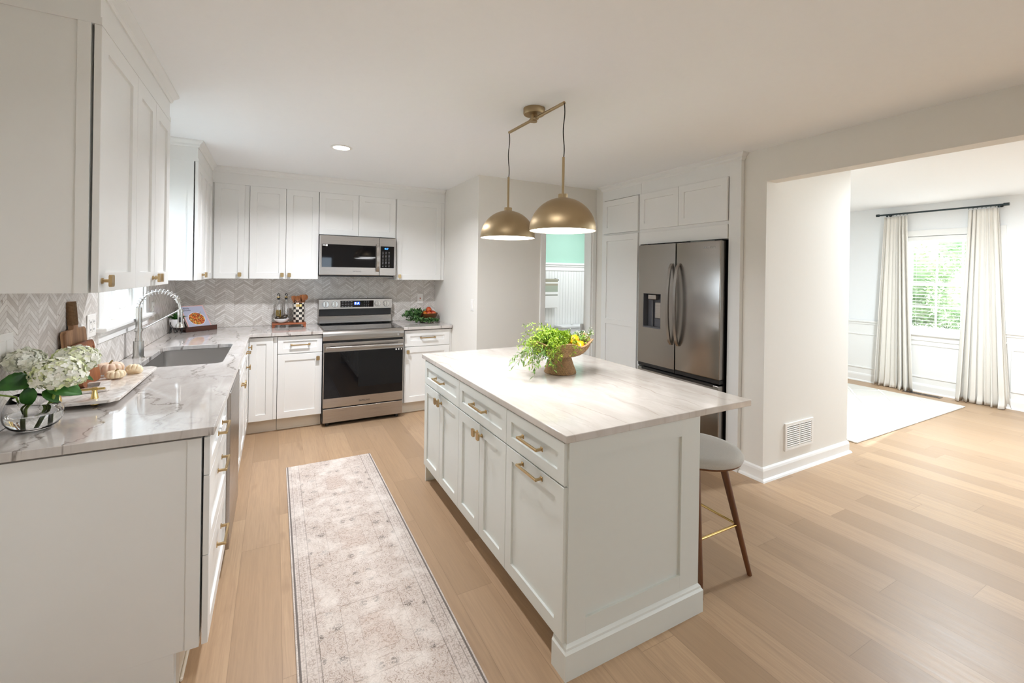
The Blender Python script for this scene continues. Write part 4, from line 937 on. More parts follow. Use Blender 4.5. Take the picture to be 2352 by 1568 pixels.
#@@DECOR@@
# ------------------------------------------------------------------ leafy helpers
def stemleaf(gs, gl, p, d, L, n, lw, ll, r_, droop=.3, spread=.9, r=.0016, seg=9):
    """one bending stem with leaves along it"""
    p = Vector(p); d = Vector(d).normalized(); pts = [p.copy()]; st = L/seg
    for k in range(seg):
        d = (d+Vector((r_.uniform(-.12, .12), r_.uniform(-.12, .12), -droop*st*8*(.4+k/seg)+r_.uniform(-.06, .06)))).normalized(); p = p+d*st; pts.append(p.copy())
    gs.tube(pts, [r*(1-.6*k/seg) for k in range(seg+1)], 5)
    for k in range(n):
        t = .15+.85*k/max(1, n-1); i = min(seg-1, int(t*seg)); q = pts[i].lerp(pts[i+1], t*seg-i); dd = (pts[i+1]-pts[i]).normalized()
        a = r_.uniform(0, 6.28); sd = dd.cross(Vector((0, 0, 1))); sd = sd.normalized() if sd.length > .01 else Vector((1, 0, 0)); up = sd.cross(dd)
        o = sd*math.cos(a)+up*math.sin(a); s = r_.uniform(.7, 1.2)
        gl.leaf(q, dd*(1.2-spread)+o*spread, Vector((r_.uniform(-.3, .3), r_.uniform(-.3, .3), 1)), ll*s, lw*s, .2, r_.uniform(-.2, .3))
    return pts
# ------------------------------------------------------------------ marble tray, pumpkins, frame
TZ = .934
r = thing('serving_tray', 'white marble tray on gold feet with gold bar handles, under the pumpkins', 'tray', (.16, -2.42, .914))
G().slab([(-.125, -.385), (.085, -.385), (.112, -.355), (.112, .30), (.085, .33), (-.125, .33)], [], .018, .031).build('slab', 'marble', r, None, [('BEVEL', dict(width=.002, segments=2, limit_method='ANGLE'))])
for x in (-.09, .03):
    for y in (-.34, .27): G().sphere(x, y, .009, .014, .014, .009).build('foot', 'gold', r, 60)
for y in (-.34,):
    G().lathe([(0, .031), (.0125, .031), (.0125, .035), (.0065, .068), (0, .068)], 20, .03, y).lathe([(0, .031), (.0125, .031), (.0125, .035), (.0065, .068), (0, .068)], 20, -.08, y).rod((-.10, y, .070), (.062, y, .070), .0048, n=14).rod((.022, y, .070), (.038, y, .070), .0075, n=14).build('handle', 'gold', r, 40)
def pumpkin(loc, R, H, mat, label, tilt=(0, 0, 0), n=11, group=None):
    t = thing('pumpkin', label, 'pumpkin', loc, rot=tilt, group=group)
    def f(q, h, a):
        k = abs(math.cos(a*n/2)); b = 1-.16*(1-k)**2.2; return (q*b, h*(1-.03*(1-k)))
    prof = [(R*.04, H*.16)]+[(R*(abs(math.sin(u))**.62 if u < 2.8 else abs(math.sin(u))**.8), H*.5-H*.5*math.cos(u)*(1-.28*(abs(math.cos(u))**8))) for u in [R_(x) for x in range(12, 172, 9)]]+[(R*.06, H*.80), (0, H*.78)]
    prof = [(0, H*.18)]+prof
    G().lathe(prof, n*10, fn=f).build('body', mat, t, 180)
    G().tube([(0, 0, H*.78), (.001, 0, H*.9), (.004, .002, H*1.0), (.010, .004, H*1.06)], [R*.12, R*.085, R*.075, R*.09], 8).build('stem', 'pumpkin_stem', t, 50)
pumpkin((.112, -2.262, .9455), .056, .066, 'pumpkin_pink', 'large blush pumpkin behind two small cream ones on the tray')
pumpkin((.160, -2.372, .9455), .040, .042, 'pumpkin_cream', 'small cream pumpkin sitting upright in front of the blush pumpkin')
pumpkin((.208, -2.292, .950), .036, .044, 'pumpkin_cream', 'small cream pumpkin tipped sideways at the tray edge nearest the sink', (R_(-28), R_(32), R_(40)))
r = thing('picture_frame', 'small white stone frame lying on the marble tray behind the gold handle', 'picture frame', (.105, -2.575, .9455), rot=(R_(0), R_(0), R_(12)))
M = Matrix.Rotation(R_(18), 4, 'Y')
G().slab([(-.06, -.085), (.075, -.085), (.085, -.07), (.085, .085), (-.06, .085)], [[(-.035, -.05), (.035, -.05), (.05, -.035), (.05, .055), (-.035, .055)]], .001, .016).build('border', 'marble', r)
G().box(-.05, .07, -.07, .07, .002, .006).build('picture', 'chrome', r)
# ------------------------------------------------------------------ cutting boards
def outline_board(W, H, hw, hh, r=.02):
    p = []
    def arc(cx, cz, a0, a1, rr, n=6):
        for k in range(n+1): a = R_(a0+(a1-a0)*k/n); p.append((cx+rr*math.cos(a), cz+rr*math.sin(a)))
    arc(W/2-r, r, -90, 0, r); arc(W/2-r, H-r, 0, 90, r); arc(hw/2+r*.6, H+r*.6, 270, 180, r*.6); arc(hw/2-.016, H+hh-.016, 0, 90, .016)
    arc(-hw/2+.016, H+hh-.016, 90, 180, .016); arc(-hw/2-r*.6, H+r*.6, 0, -90, r*.6); arc(-W/2+r, H-r, 90, 180, r); arc(-W/2+r, r, 180, 270, r)
    return p
LEAN = R_(-5)
# boards lean on the left wall: local x -> +y, local z up
r = thing('cutting_board', 'tall striped acacia board with a rope-wrapped handle leaning on the tile', 'cutting board', (.050, -2.475, .9145), rot=(R_(0), LEAN, P90) if 0 else (0, 0, 0))
r.matrix_world = Matrix.Translation((.052, -2.440, .9155)) @ Matrix.Rotation(LEAN, 4, 'Y') @ Matrix.Rotation(P90, 4, 'Z')
Mb = Matrix.Rotation(P90, 4, 'X')
G().prism(outline_board(.235, .285, .052, .125), -.010, .010, Mb).build('board', 'acacia', r, None, [('BEVEL', dict(width=.003, segments=2, limit_method='ANGLE'))])
g = G()
for k in range(17): g.lathe([(.0268, -.0032), (.0300, 0), (.0268, .0032)], 24, 0, 0, .305+k*.0063, fn=lambda q, h, a: (q*(1 if abs(math.cos(a)) > 0 else 1), h))
bmesh.ops.scale(g.bm, vec=(1.02, .62, 1), verts=g.bm.verts); g.box(-.026, .026, -.014, .014, .303, .406, .006)
g.build('rope_wrap', 'rope', r, 60)
r = thing('cutting_board', 'shorter brown board leaning in front of the striped one', 'cutting board')
r.matrix_world = Matrix.Translation((.092, -2.445, .9465)) @ Matrix.Rotation(R_(-9), 4, 'Y') @ Matrix.Rotation(P90, 4, 'Z')
g = G(); pts = rrect(-.12, .10, 0, .195, .022)
g.slab([(x, y) for x, y in pts], [rrect(.07, .082, .10, .165, .005)], -.010, .010); bmesh.ops.transform(g.bm, matrix=Mb, verts=g.bm.verts)
g.build('board', 'acacia_dark', r, None, [('BEVEL', dict(width=.0025, segments=2, limit_method='ANGLE'))])
# ------------------------------------------------------------------ vase with hydrangeas
VX, VY = .100, -3.014
r = thing('glass_vase', 'round clear glass vase with a slanted rim at the near counter corner', 'vase', (VX, VY, .9142))
tilt = lambda q, h, a: (q, h+(.022*(-math.cos(a)+.3*math.sin(a)))*max(0, (h-.045)/.085)**1.0)
out = [(0, 0), (.030, 0), (.046, .005), (.062, .017), (.0735, .036), (.076, .052), (.0735, .070), (.066, .090), (.055, .106)]
inn = [(.053, .1055), (.064, .089), (.0712, .069), (.0735, .052), (.071, .037), (.060, .020), (.045, .011), (0, .010)]
G().lathe(out+inn, 64, fn=tilt).build('bowl', 'vase_glass', r, 180)
G().lathe([(0, .0102), (.0448, .0112), (.0598, .0202), (.0708, .0372), (.0733, .052), (.0728, .058), (0, .058)], 64).build('water', 'water', r, 60)
def hydrangea(center, R, base, label, mats, seed, sq=(1, 1, .8)):
    q = random.Random(seed); c = Vector(center); t = thing('hydrangea', label, 'flower', c); gw, gl_ = G(), G(); gs = G()
    N = 330
    for i in range(N):
        z = 1-1.72*(i+.5)/N; a = i*2.39996+q.uniform(-.2, .2); rr = math.sqrt(max(0, 1-z*z)); dirv = Vector((rr*math.cos(a), rr*math.sin(a), z)); P = Vector((dirv.x*R*sq[0], dirv.y*R*sq[1], dirv.z*R*sq[2]))*q.uniform(.80, 1.06)
        nrm = (dirv+Vector((q.uniform(-.6, .6), q.uniform(-.6, .6), q.uniform(-.5, .5)))).normalized(); sd = nrm.cross(Vector((0, 0, 1))); sd = sd.normalized() if sd.length > .05 else Vector((1, 0, 0)); up = sd.cross(nrm); a0 = q.uniform(0, 1.5)
        g = gl_ if q.random() < .34 else gw
        for k in range(4):
            b = a0+k*math.pi/2; o = sd*math.cos(b)+up*math.sin(b); s2 = nrm.cross(o); L = R*q.uniform(.15, .24); W = L*.95
            v = [P, P+o*L*.45+s2*W*.5+nrm*L*.18, P+o*L*.95+s2*W*.30+nrm*L*.05, P+o*L*1.05+nrm*L*.12, P+o*L*.95-s2*W*.30+nrm*L*.05, P+o*L*.45-s2*W*.5+nrm*L*.18, P+o*L*.5+nrm*L*.02]
            v = [g.bm.verts.new(x) for x in v]
            for f in ((0, 1, 6), (1, 2, 6), (2, 3, 6), (3, 4, 6), (4, 5, 6), (5, 0, 6)): g.bm.faces.new([v[j] for j in f])
    gw.build('petals', mats[0], t, 60); gl_.build('inner_petals', mats[1], t, 60)
    G().sphere(0, 0, -.05*R, R*.80*sq[0], R*.80*sq[1], R*.76*sq[2]).build('flower_core', mats[1], t, 60)
    b = Vector(base)-c; gs.tube([Vector((0, 0, -R*.3)), Vector((0, 0, -R*.6))*.5+b*.35, b*.75, b], [.004, .0045, .005, .005], 8); gs.build('stem', 'stem_green', t, 60)
    return t
hydrangea((.178, -3.065, 1.108), .058, (.125, -3.00, .940), 'front greenish-white hydrangea bloom, lowest over the vase rim', ('petal_white', 'petal_lime'), 1, (1.2, 1.05, .92))
hydrangea((.188, -2.950, 1.138), .057, (.110, -3.03, .935), 'white hydrangea bloom at the back, in front of the cutting boards', ('petal_white', 'petal_lime'), 2, (1.15, 1.05, .85))
hydrangea((.066, -2.985, 1.150), .052, (.085, -3.03, .935), 'dimmer white hydrangea bloom over the tile, nearest the wall plate', ('petal_white', 'petal_white'), 3, (.85, 1.35, .75))
def bigleaf(root, base, tip, W, name='leaf', mat='leaf_dark', sag=.02):
    base = Vector(base); tip = Vector(tip); d = tip-base; L = d.length; d.normalize(); sd = d.cross(Vector((.3, -.72, .62))).normalized(); up = sd.cross(d); g = G(); rows = []; n = 12
    for i in range(n+1):
        t = i/n; wd = W/2*math.sin(math.pi*min(1, t**.75))**.8*(1+.06*(i % 2)) if 0 < i < n else 0; c = base+d*L*t-up*sag*(t*t)*2+up*sag*t
        rows.append([g.bm.verts.new(c+sd*wd*s+up*wd*abs(s)*.35) for s in (-1, -.5, 0, .5, 1)])
    for A, B in zip(rows, rows[1:]):
        for k in range(4): g.bm.faces.new((A[k], A[k+1], B[k+1], B[k]))
    bmesh.ops.remove_doubles(g.bm, verts=g.bm.verts, dist=1e-6)
    return g.build(name, mat, root, 180, [('SOLIDIFY', dict(thickness=.0006))])
lf = thing('hydrangea_leaves', 'broad dark green serrated leaves spreading around the vase rim', 'leaves', (VX, VY, 1.02))
for b, t, W in (((.035, -.02, .050), (.130, -.01, .012), .070), ((.03, -.03, .03), (.075, -.02, -.012), .04), ((.005, -.03, .07), (-.065, -.085, .068), .065), ((-.02, .02, .1), (-.008, .03, .155), .03), ((.10, .04, .06), (.145, .06, .045), .02), ((.0, -.03, .05), (-.01, -.03, -.03), .04)):
    bigleaf(lf, b, t, W)
G().tube([(-.02, -.0, -.07), (-.03, -.04, .02), (-.065, -.12, .055)], .003, 8).build('stem', 'stem_green', lf, 60)
# ------------------------------------------------------------------ corner: plant in pot, cookbook stand
r = thing('potted_plant', 'small green plant in a white pot on a black wire stand in the corner', 'plant', (.072, -.335, .9142))
G().lathe([(0, .052), (.036, .052), (.050, .075), (.054, .125), (.051, .125), (.047, .09), (.0, .085)], 32).build('pot', 'porcelain', r, 40)
g = G(); T = [(.055*math.cos(R_(a)), .055*math.sin(R_(a)), .098) for a in (45, 135, 225, 315)]; B = [(.058*math.cos(R_(a)), .058*math.sin(R_(a)), .003) for a in (45, 135, 225, 315)]
for k in range(4):
    k2 = (k+1) % 4; g.rod(T[k], T[k2], .0022, n=8).rod(T[k], B[k], .0022, n=8); m_ = tuple((B[k][i]+B[k2][i])/2 for i in range(2))+(.004,); g.rod(T[k], m_, .0022, n=8).rod(T[k2], m_, .0022, n=8)
    g.rod((T[k][0]*.8, T[k][1]*.8, .05), (T[k2][0]*.8, T[k2][1]*.8, .05), .0022, n=8)
g.build('wire_stand', 'black_iron', r, 50)
q = random.Random(4); gl = G()
for k in range(46):
    a = q.uniform(0, 6.28); e = q.uniform(.25, 1.3); gl.leaf((.012*math.cos(a), .012*math.sin(a), .115), (math.cos(a)*math.cos(e), math.sin(a)*math.cos(e), math.sin(e)*1.0), (0, 0, 1), q.uniform(.05, .085), .016, .3, .3)
gl.build('foliage', 'leaf_dark', r, 60); G().cyl(0, 0, .086, .112, .046).build('soil', 'dark', r)
r = thing('cookbook_stand', 'dark wooden easel stand holding an open-faced cookbook in the corner', 'book stand', (.19, -.17, .9142)); Ms = Matrix.Rotation(R_(-6), 4, 'Z')
r.rotation_euler = (0, 0, R_(37)); MT = Matrix.Rotation(R_(-38), 4, 'X')
G().box(-.135, .135, -.085, .0, .004, .022, .002).box(-.135, .135, -.098, -.085, .0, .046, .002).build('ledge', 'stand_wood', r)
G().box(-.09, .09, -.0, .010, .02, .20, .002, M=Matrix.Translation((0, -.045, 0)) @ MT).build('back_board', 'stand_wood', r)
G().rod((0, -.04, .02), (0, .07, .004), .006).rod((0, .07, .006), (0, .05, .13), .006).build('brace', 'stand_wood', r)
r = thing('cookbook', 'cookbook with a bowl of food on its lilac cover, propped on the dark stand', 'book', (0, 0, 0))
r.matrix_world = Matrix.Translation((.19, -.17, .9142)) @ Matrix.Rotation(R_(37), 4, 'Z') @ Matrix.Translation((-.10, -.078, .0235)) @ MT
G().box(0, .2, -.005, 0, 0, .25, .001).build('cover', 'book_cover', r)
G().box(.003, .197, .0, .013, .003, .247).build('pages', 'paper', r)
G().box(0, .2, .013, .016, 0, .25, .001).build('back_cover', 'paper', r)
for i, s in enumerate(('family', 'kitchen')): text(s, 'cover_title', .022, Matrix.Translation((.045, -.0054, .222-.022*i)) @ FR, 'dark', r, .0002)
G().rod((.120, -.008, .115), (.150, -.010, .175), .0016).sphere(.118, -.008, .11, .008, .003, .011).build('cover_spoon', 'gold', r, 50)
# ------------------------------------------------------------------ wood riser group
r = thing('wooden_riser', 'small reddish wood riser tray with cut-out feet beside the range', 'riser', (.962, -.170, .9142))
G().box(-.152, .152, -.085, .085, .028, .044, .003).build('top', 'riser_wood', r)
for s in (-1, 1): G().prism([(s*.150, .0), (s*.150, .029), (s*.115, .029), (s*.132, .0)], -.08, .08, Matrix.Rotation(P90, 4, 'X')).build('foot', 'riser_wood', r)
RZ = .9585
def bottle(x, y, oil, label):
    t = thing('oil_bottle', label, 'bottle', (x, y, RZ))
    prof = [(0, 0), (.024, 0), (.026, .003), (.026, .150), (.024, .165), (.015, .190), (.012, .205), (.012, .232), (.0095, .232), (.0095, .205), (.0125, .190), (.0215, .165), (.0235, .150), (.0235, .006), (0, .006)]
    G().lathe(prof, 32).build('glass_body', 'glass', t, 50)
    if oil: G().lathe([(0, .0065), (.0232, .0065), (.0232, .125), (0, .125)], 32).build('oil', 'olive_oil', t, 50)
    else: G().lathe([(0, .0065), (.0232, .0065), (.0232, .012), (0, .012)], 32).build('oil', 'water', t, 50)
    G().lathe([(0, .226), (.0088, .226), (.0125, .238), (.0125, .246), (0, .246)], 20).build('stopper', 'rubber', t, 50)
    G().lathe([(0, .246), (.012, .246), (.015, .251), (.012, .258), (0, .258)], 20).build('pourer_collar', 'gold', t, 50)
    pts = [(.0, 0, .256), (.006, 0, .264), (.010, 0, .272), (.008, 0, .282), (.0, 0, .287), (-.007, 0, .283), (-.009, 0, .274), (-.005, 0, .268)]
    G().tube(pts, .0042, 8).build('spout', 'black_plastic', t, 60)
bottle(.866, -.125, True, 'clear glass bottle half full of olive oil on the wood riser')
bottle(.934, -.125, False, 'empty clear glass bottle beside the one holding olive oil')
r = thing('small_bowl', 'shallow white bowl holding avocados on the wood riser', 'bowl', (.892, -.205, RZ))
G().lathe([(0, 0), (.022, 0), (.04, .008), (.060, .026), (.070, .044), (.067, .045), (.056, .028), (.038, .013), (0, .008)], 40).build('bowl', 'porcelain', r, 60)
for i, (x, y, z, a, lb) in enumerate(((.862, -.205, .046, 10, 'dark avocado lying at the left in the white bowl'), (.918, -.205, .055, -38, 'larger dark avocado leaning up at the right in the white bowl'))):
    t = thing('avocado', lb, 'avocado', (x, y, RZ+z))
    G().lathe([(0, -.034), (.014, -.031), (.024, -.018), (.026, -.004), (.021, .014), (.013, .028), (.006, .036), (0, .037)] if i else [(0, -.028), (.013, -.024), (.022, -.012), (.023, 0), (.018, .013), (.010, .024), (0, .028)], 24, M=Matrix.Rotation(R_(90 if not i else 52), 4, 'Y')).build('flesh_skin', 'avocado_skin', t, 180)
r = thing('utensil_crock', 'black and white checkered crock with a gold plate, holding wooden utensils', 'crock', (1.048, -.168, RZ)); 
G().lathe([(0, 0), (.054, 0), (.057, .004), (.057, .200), (.058, .204), (.054, .204), (.053, .195), (.053, .01), (0, .01)], 48).build('pot', 'check_glaze', r, 50)
G().lathe([(.0575, .200), (.0595, .203), (.0555, .206), (.0545, .203), (.0575, .200)], 48).build('rim', 'acacia_dark', r, 60)
g = G(); pa = [(.0578*math.sin(R_(a)), -.0578*math.cos(R_(a))) for a in range(-27, 28, 6)]; po = [(x*1.045, y*1.045) for x, y in pa][::-1]; g.prism(pa+po, .158, .183).build('name_plate', 'gold', r)
UT_ = [(-.026, -.01, -8, 0, 'flat wooden spatula, leftmost in the crock', 's'), (-.006, -.022, -2, 6, 'round wooden spoon at the front of the crock', 'o'), (.014, .012, 4, 0, 'dark wooden fork standing at the back of the crock', 's'), (.022, -.012, 7, 3, 'slotted wooden turner at the crock edge', 's'), (.030, .0, 10, 0, 'wooden spoon leaning furthest toward the range', 'o')]
for i, (x, y, a, b, lb, kd) in enumerate(UT_):
    t = thing('wooden_utensil', lb, 'utensil', (1.048+x*.55, -.168+y*.6, RZ+.012), group='wooden utensils in the crock', rot=(R_(b), R_(a), 0)); zt = .200+.004*i
    G().rod((0, 0, 0), (0, 0, zt), .006, n=10).build('handle', 'spoon_wood', t, 50)
    if kd == 'o': g = G().lathe([(0, -.001), (.020, .0), (.0255, .006), (.024, .008), (.018, .003), (0, .0015)], 28, M=Matrix.Translation((0, -.002, zt+.024)) @ Matrix.Scale(1.2, 4, (0, 0, 1)) @ Matrix.Rotation(P90, 4, 'X'))
    else: g = G().prism([(-.008, 0), (.008, 0), (.022, .03), (.021, .056), (.014, .062), (-.014, .062), (-.021, .056), (-.022, .03)], -.003, .003, Matrix.Translation((0, 0, zt-.006)) @ Matrix.Rotation(P90, 4, 'X'))
    g.build('head', 'spoon_wood', t, 40)
# ------------------------------------------------------------------ fruit bowl + garland right of the range
r = thing('fruit_bowl', 'brown wooden bowl of fruit against the wall right of the range', 'bowl', (2.395, -.175, .9142)); r.scale = (1, 1, 1)
tl = lambda q, h, a: (q, h+.0*math.cos(a))
G().lathe([(0, 0), (.05, 0), (.085, .025), (.112, .065), (.121, .098), (.117, .099), (.106, .067), (.078, .032), (0, .012)], 48, fn=tl).build('bowl', 'bowl_wood', r, 60)
FR_ = [((-.055, -.045, .088), 'orange_skin', 'orange resting at the left in the wooden bowl', 'orange'), ((.0, -.06, .088), 'apple_red', 'yellow-flushed apple at the front of the wooden bowl', 'apple'), ((.063, -.035, .088), 'apple_red', 'red and yellow apple near the right of the wooden bowl', 'apple'), ((.07, .04, .09), 'apple_red', 'dark red apple at the right back of the wooden bowl', 'apple'), ((-.02, .03, .09), 'apple_red', 'red apple half hidden behind the others in the bowl', 'apple'), ((.015, -.008, .133), 'apple_red', 'red apple on top of the pile in the wooden bowl', 'apple')]
for i, ((x, y, z), m_, lb, kd) in enumerate(FR_):
    t = thing(kd, lb, kd, (2.395+x, -.175+y, .9142+z), rot=(R_(13*i-30), R_(9*i), i), group='fruit in the wooden bowl' )
    R = .034
    G().lathe([(0, R*.72), (R*.2, R*.80), (R*.55, R*.86), (R*.9, R*.5), (R, .05*R), (R*.88, -R*.5), (R*.5, -R*.88), (R*.2, -R*.9), (0, -R*.8)] if kd == 'apple' else [(R*math.sin(R_(a)), R*math.cos(R_(a))) for a in range(0, 181, 15)], 28).build('flesh', m_, t, 180)
    G().tube([(0, 0, R*.7), (.002, 0, R*.95), (.005, 0, R*1.15)], .0012, 6).build('stem', 'acacia_dark', t, 60)
gs, gl = G(), G(); q = random.Random(11)
root = thing('greenery_garland', 'bushy green garland spilling over the counter in front of the fruit bowl', 'greenery', (2.26, -.30, .9142))
for k in range(70):
    a = q.uniform(0, 6.28); st = Vector((q.gauss(-.03, .04), q.gauss(.03, .035), q.uniform(.015, .125)))
    stemleaf(gs, gl, st, (math.cos(a), math.sin(a)*.7, q.uniform(-.1, .9)), q.uniform(.05, .09), 20, .013, .019, q, .6, 1.0, .001, 6)
for k in range(44):
    t = k/43; st = Vector((-.04+.25*t, -.02-.05*math.sin(t*3), .02+.015*(1-t))); a = q.uniform(0, 6.28)
    stemleaf(gs, gl, st, (math.cos(a)+.6, math.sin(a)*.6, q.uniform(0, .5)), q.uniform(.045, .07)*(1.2-.4*t), 16, .013, .018, q, .7, 1.0, .001, 5)
for v in list(gl.bm.verts)+list(gs.bm.verts): v.co.z = max(v.co.z, .002); v.co.x = min(v.co.x, .26)
gs.build('stems', 'leaf_dark', root, 60); gl.build('foliage', 'leaf_garland', root, 60)
# ------------------------------------------------------------------ pedestal bowl on the island
BX, BY, BZ = 2.345, -2.965, .8942
r = thing('pedestal_bowl', 'woven seagrass pedestal bowl with a wavy rim on the island', 'bowl', (BX, BY, BZ))
def wav(q, h, a):
    k = max(0, (q-.12)/.06); return (q*(1+.03*k*math.sin(6*a+.6)+.05*k*max(0, math.cos(a+.1))**3), h+.011*k*math.sin(6*a+.4)+.024*k*k*max(0, math.cos(a+.1))**3)
foot = [(0, .0), (.094, 0), (.097, .006), (.092, .014)]
n = 13
for k in range(n): z = .014+.084*k/n; rr = .092-.030*(k/n)**.9; foot += [(rr+.0015, z+.0016), (rr-.0008, z+.0064)]
foot += [(.060, .100), (0, .102)]
G().lathe(foot, 56).build('pedestal', 'seagrass', r, 70)
bo = [(.03, .098), (.062, .100)]
for k in range(14): t = k/14; rr = .065+.105*math.sin(t*math.pi/2)**.9; z = .100+.070*t**1.5; bo += [(rr+.001, z), (rr+.0025, z+.003)]
bo += [(.176, .174), (.184, .180), (.186, .186), (.178, .189), (.166, .184), (.14, .150), (.09, .122), (0, .112)]
G().lathe(bo, 96, fn=wav).build('bowl', 'seagrass', r, 70)
def lemon(x, y, z, rx, label):
    t = thing('lemon', label, 'lemon', (BX+x, BY+y, BZ+z), rot=(R_(rx), R_(70), R_(rx*2)), group='lemons in the pedestal bowl'); R = .030
    G().lathe([(0, -R*1.32), (R*.16, -R*1.25), (R*.3, -R*1.08), (R*.75, -R*.72), (R, -.1*R), (R*.92, R*.45), (R*.5, R*.95), (R*.2, R*1.1), (0, R*1.14)], 28).build('rind', 'lemon_skin', t, 180)
lemon(.055, -.065, .200, 20, 'round lemon on top of the greens, the highest of the three'); lemon(.075, -.095, .168, 65, 'lemon sunk in the greens below the top one'); lemon(.02, -.03, .185, 120, 'lemon mostly hidden behind the top lemon')
q = random.Random(21)
root = thing('herb_bunch', 'bright lime-green leafy bunch spilling over the left of the pedestal bowl', 'greenery', (BX, BY, BZ+.16)); gs, gl = G(), G()
for k in range(165):
    st = Vector((q.uniform(-.02, .10), q.uniform(-.05, .05), q.uniform(.015, .05))); a = R_(180+q.gauss(8, 24)); d = Vector((math.cos(a), math.sin(a), q.uniform(.0, .62)))
    stemleaf(gs, gl, st, d, q.uniform(.14, .31), 34, .0075, .019, q, .55+q.uniform(-.2, .3), .8, .0013)
for k in range(30):
    a = q.uniform(0, 6.28); st = Vector((q.uniform(-.11, .10), q.uniform(-.11, .06), q.uniform(0, .03))); stemleaf(gs, gl, st, (math.cos(a), math.sin(a), .9), q.uniform(.04, .07), 12, .010, .022, q, .5, 1.0, .001, 5)
for v in list(gl.bm.verts)+list(gs.bm.verts): v.co.z = max(v.co.z, -.157)
gs.build('stems', 'stem_green', root, 60); gl.build('foliage', 'leaf_lime', root, 60)
root = thing('trailing_vine', 'darker long-leaved sprigs hanging from the bowl down to the island top', 'greenery', (BX-.15, BY-.06, BZ+.17)); gs, gl = G(), G()
for k in range(15):
    a = R_(q.uniform(140, 310)); st = Vector((q.uniform(-.09, .03), q.uniform(-.04, .04), q.uniform(-.02, .03)))
    stemleaf(gs, gl, st, (math.cos(a)*.55, math.sin(a)*.4, -.15), q.uniform(.12, .21), 8, .010, .034, q, q.uniform(.5, 1.2), .6, .0012)
for v in list(gl.bm.verts)+list(gs.bm.verts): v.co.z = max(v.co.z, -.168)
gs.build('stems', 'stem_green', root, 60); gl.build('foliage', 'leaf_mid', root, 60)
root = thing('flower_sprigs', 'small white-flowered green sprigs at the right of the pedestal bowl', 'greenery', (BX+.10, BY+.0, BZ+.165)); gs, gl, gf = G(), G(), G()
for k in range(42):
    a = R_(q.gauss(-12, 32)); st = Vector((q.uniform(-.05, .01), q.uniform(-.06, .06), .0))
    p = stemleaf(gs, gl, st, (math.cos(a), math.sin(a), q.uniform(.25, .9)), q.uniform(.09, .145), 12, .006, .020, q, .25, .9, .001, 6)
    for j in range(4): c = p[-1]+Vector([q.uniform(-.007, .007) for _ in range(3)]); gf.sphere(c.x, c.y, c.z, .0024, u=6, v=4)
gs.build('stems', 'stem_green', root, 60); gl.build('foliage', 'leaf_mid', root, 60); gf.build('blossoms', 'sprig_flower', root, 60)
# ------------------------------------------------------------------ powder room
r = thing('toilet', 'white toilet in the powder room, its tank seen through the doorway', 'toilet', (4.735, .305, 0))
G().box(-.24, .24, -.20, 0, .36, .70, .03, seg=4).build('tank', 'porcelain', r, 50)
G().slab(rrect(-.255, .255, -.22, .005, .04), [], .70, .735).build('tank_lid', 'porcelain', r, None, [('BEVEL', dict(width=.01, segments=3, limit_method='ANGLE'))])
G().cyl(0, -.1, .735, .745, .02).build('flush_button', 'chrome', r, 40)
G().lathe([(0, 0), (.11, 0), (.11, .05), (.09, .15), (.12, .28), (.18, .36), (.19, .39), (.15, .39), (.12, .3), (0, .25)], 32, 0, -.43, 0, fn=lambda q_, h, a: (q_*(1+.22*abs(math.sin(a))), h)).build('bowl', 'porcelain', r, 60)
G().lathe([(.0, .392), (.19, .392), (.195, .402), (.185, .412), (0, .415)], 32, 0, -.43, 0, fn=lambda q_, h, a: (q_*(1+.22*abs(math.sin(a))), h)).build('seat_lid', 'porcelain', r, 60)
r = thing('towel_bar', 'dark towel bar on the beadboard of the powder room', 'towel bar', (4.27, PB-.018, 1.40))
G().rod((-.26, -.06, 0), (.26, -.06, 0), .008).rod((-.24, 0, 0), (-.24, -.06, 0), .010).rod((.24, 0, 0), (.24, -.06, 0), .010).box(.222, .258, -.003, 0, -.022, .022, .003).build('bar', 'rod_black', r, 50)
o = G().box(-.20, .20, -.018, .018, -.42, .012, .012, seg=3).build('hand_towel', 'towel_stripe'); o.location = (4.30, .34, 1.405); 
me = o.data
for v in me.vertices: v.co.z += 0
o.location = (4.31, PB-.078, .985); 
for v in me.vertices: v.co.z += .42
tag(o, 'white hand towel with tan and green stripes hanging in the powder room', 'towel')
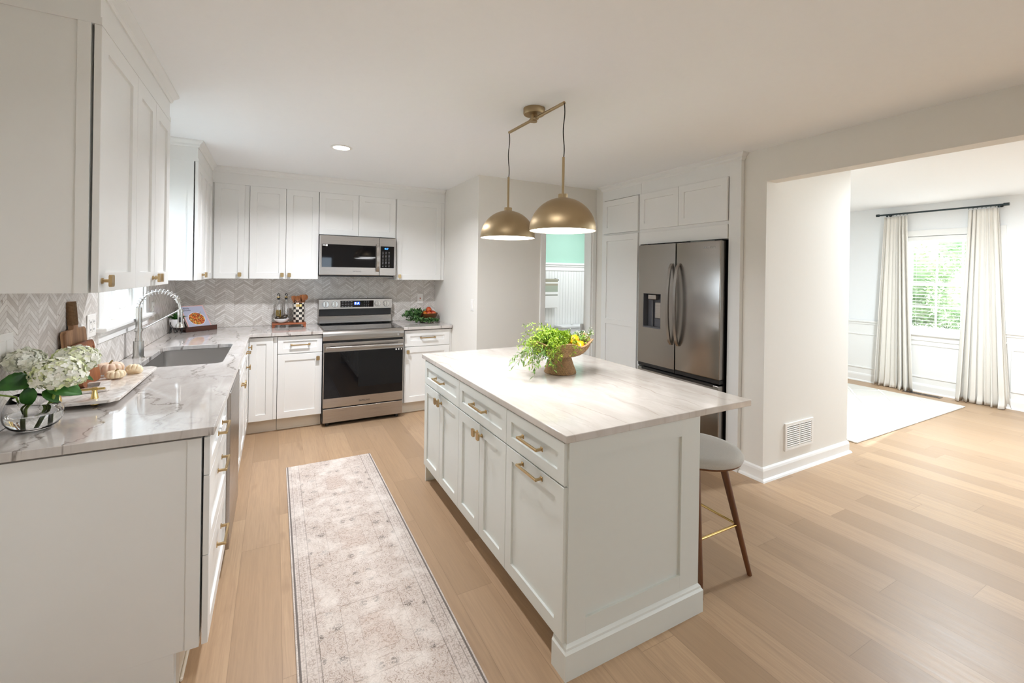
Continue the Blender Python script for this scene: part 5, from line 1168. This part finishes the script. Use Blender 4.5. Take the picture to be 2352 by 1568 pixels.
r = thing('vanity', 'edge of a white vanity at the left of the powder room doorway', 'vanity', (3.70, .0, 0))
G().box(.0, .46, .0, .31, .08, .80).build('body', 'trim_paint', r); G().box(-.02, .48, -.02, .315, .80, .835, .004).build('top', 'porcelain', r)
# ------------------------------------------------------------------ outside
o = G().box(8.7, 40, -30, 26, -.5, -.35).build('ground', 'pale_ground'); struct(o); o['kind'] = 'structure'; 
o = G().box(-40, -.5, -30, 26, -.5, -.35).build('ground_west', 'pale_ground'); struct(o)
o = G().box(-.2, 8.6, -30, -8.8, -.5, -.35).build('ground_south', 'pale_ground'); struct(o)
def bush(loc, rx, ry, rz, n, label, seed, L=.16, name='shrub', cat='shrub'):
    q = random.Random(seed); t = thing(name, label, cat, loc, group='shrubs outside the windows'); gl = G()
    for k in range(n):
        z = q.uniform(-1, 1); a = q.uniform(0, 6.28); rr = math.sqrt(1-z*z); k_ = q.uniform(.75, 1.05); P = Vector((rx*rr*math.cos(a), ry*rr*math.sin(a), rz*(z+1)))*1; P = Vector((P.x*k_, P.y*k_, P.z*k_+.0))
        gl.leaf(P, (q.uniform(-1, 1), q.uniform(-1, 1), q.uniform(-.6, .8)), (0, 0, 1), L*q.uniform(.6, 1.4), L*.5, .2, .2)
    gl.build('foliage', 'leaf_hedge', t, None)
    G().sphere(0, 0, rz, rx*.86, ry*.86, rz*.86, u=40, v=24).build('inner_foliage', 'leaf_hedge', t, 180)
    G().cyl(0, 0, 0, rz, .08).build('trunk', 'acacia_dark', t)
bush((19.5, 1.5, -.35), 2.6, 2.6, 2.6, 15000, 'tall green tree crown seen through the dining window', 1, .13, 'tree', 'tree')
bush((16.2, -2.4, -.35), 1.9, 2.2, 1.5, 12000, 'broad green shrub outside behind the blind slats', 2, .11)
bush((22.5, -4.5, -.35), 2.8, 3.0, 3.0, 15000, 'large tree beyond the shrub, filling the right of the dining window', 3, .15, 'tree', 'tree')
bush((-5.5, 9.2, -.35), 2.0, 3.0, 2.0, 3800, 'green shrub outside the window over the sink', 4, .2)
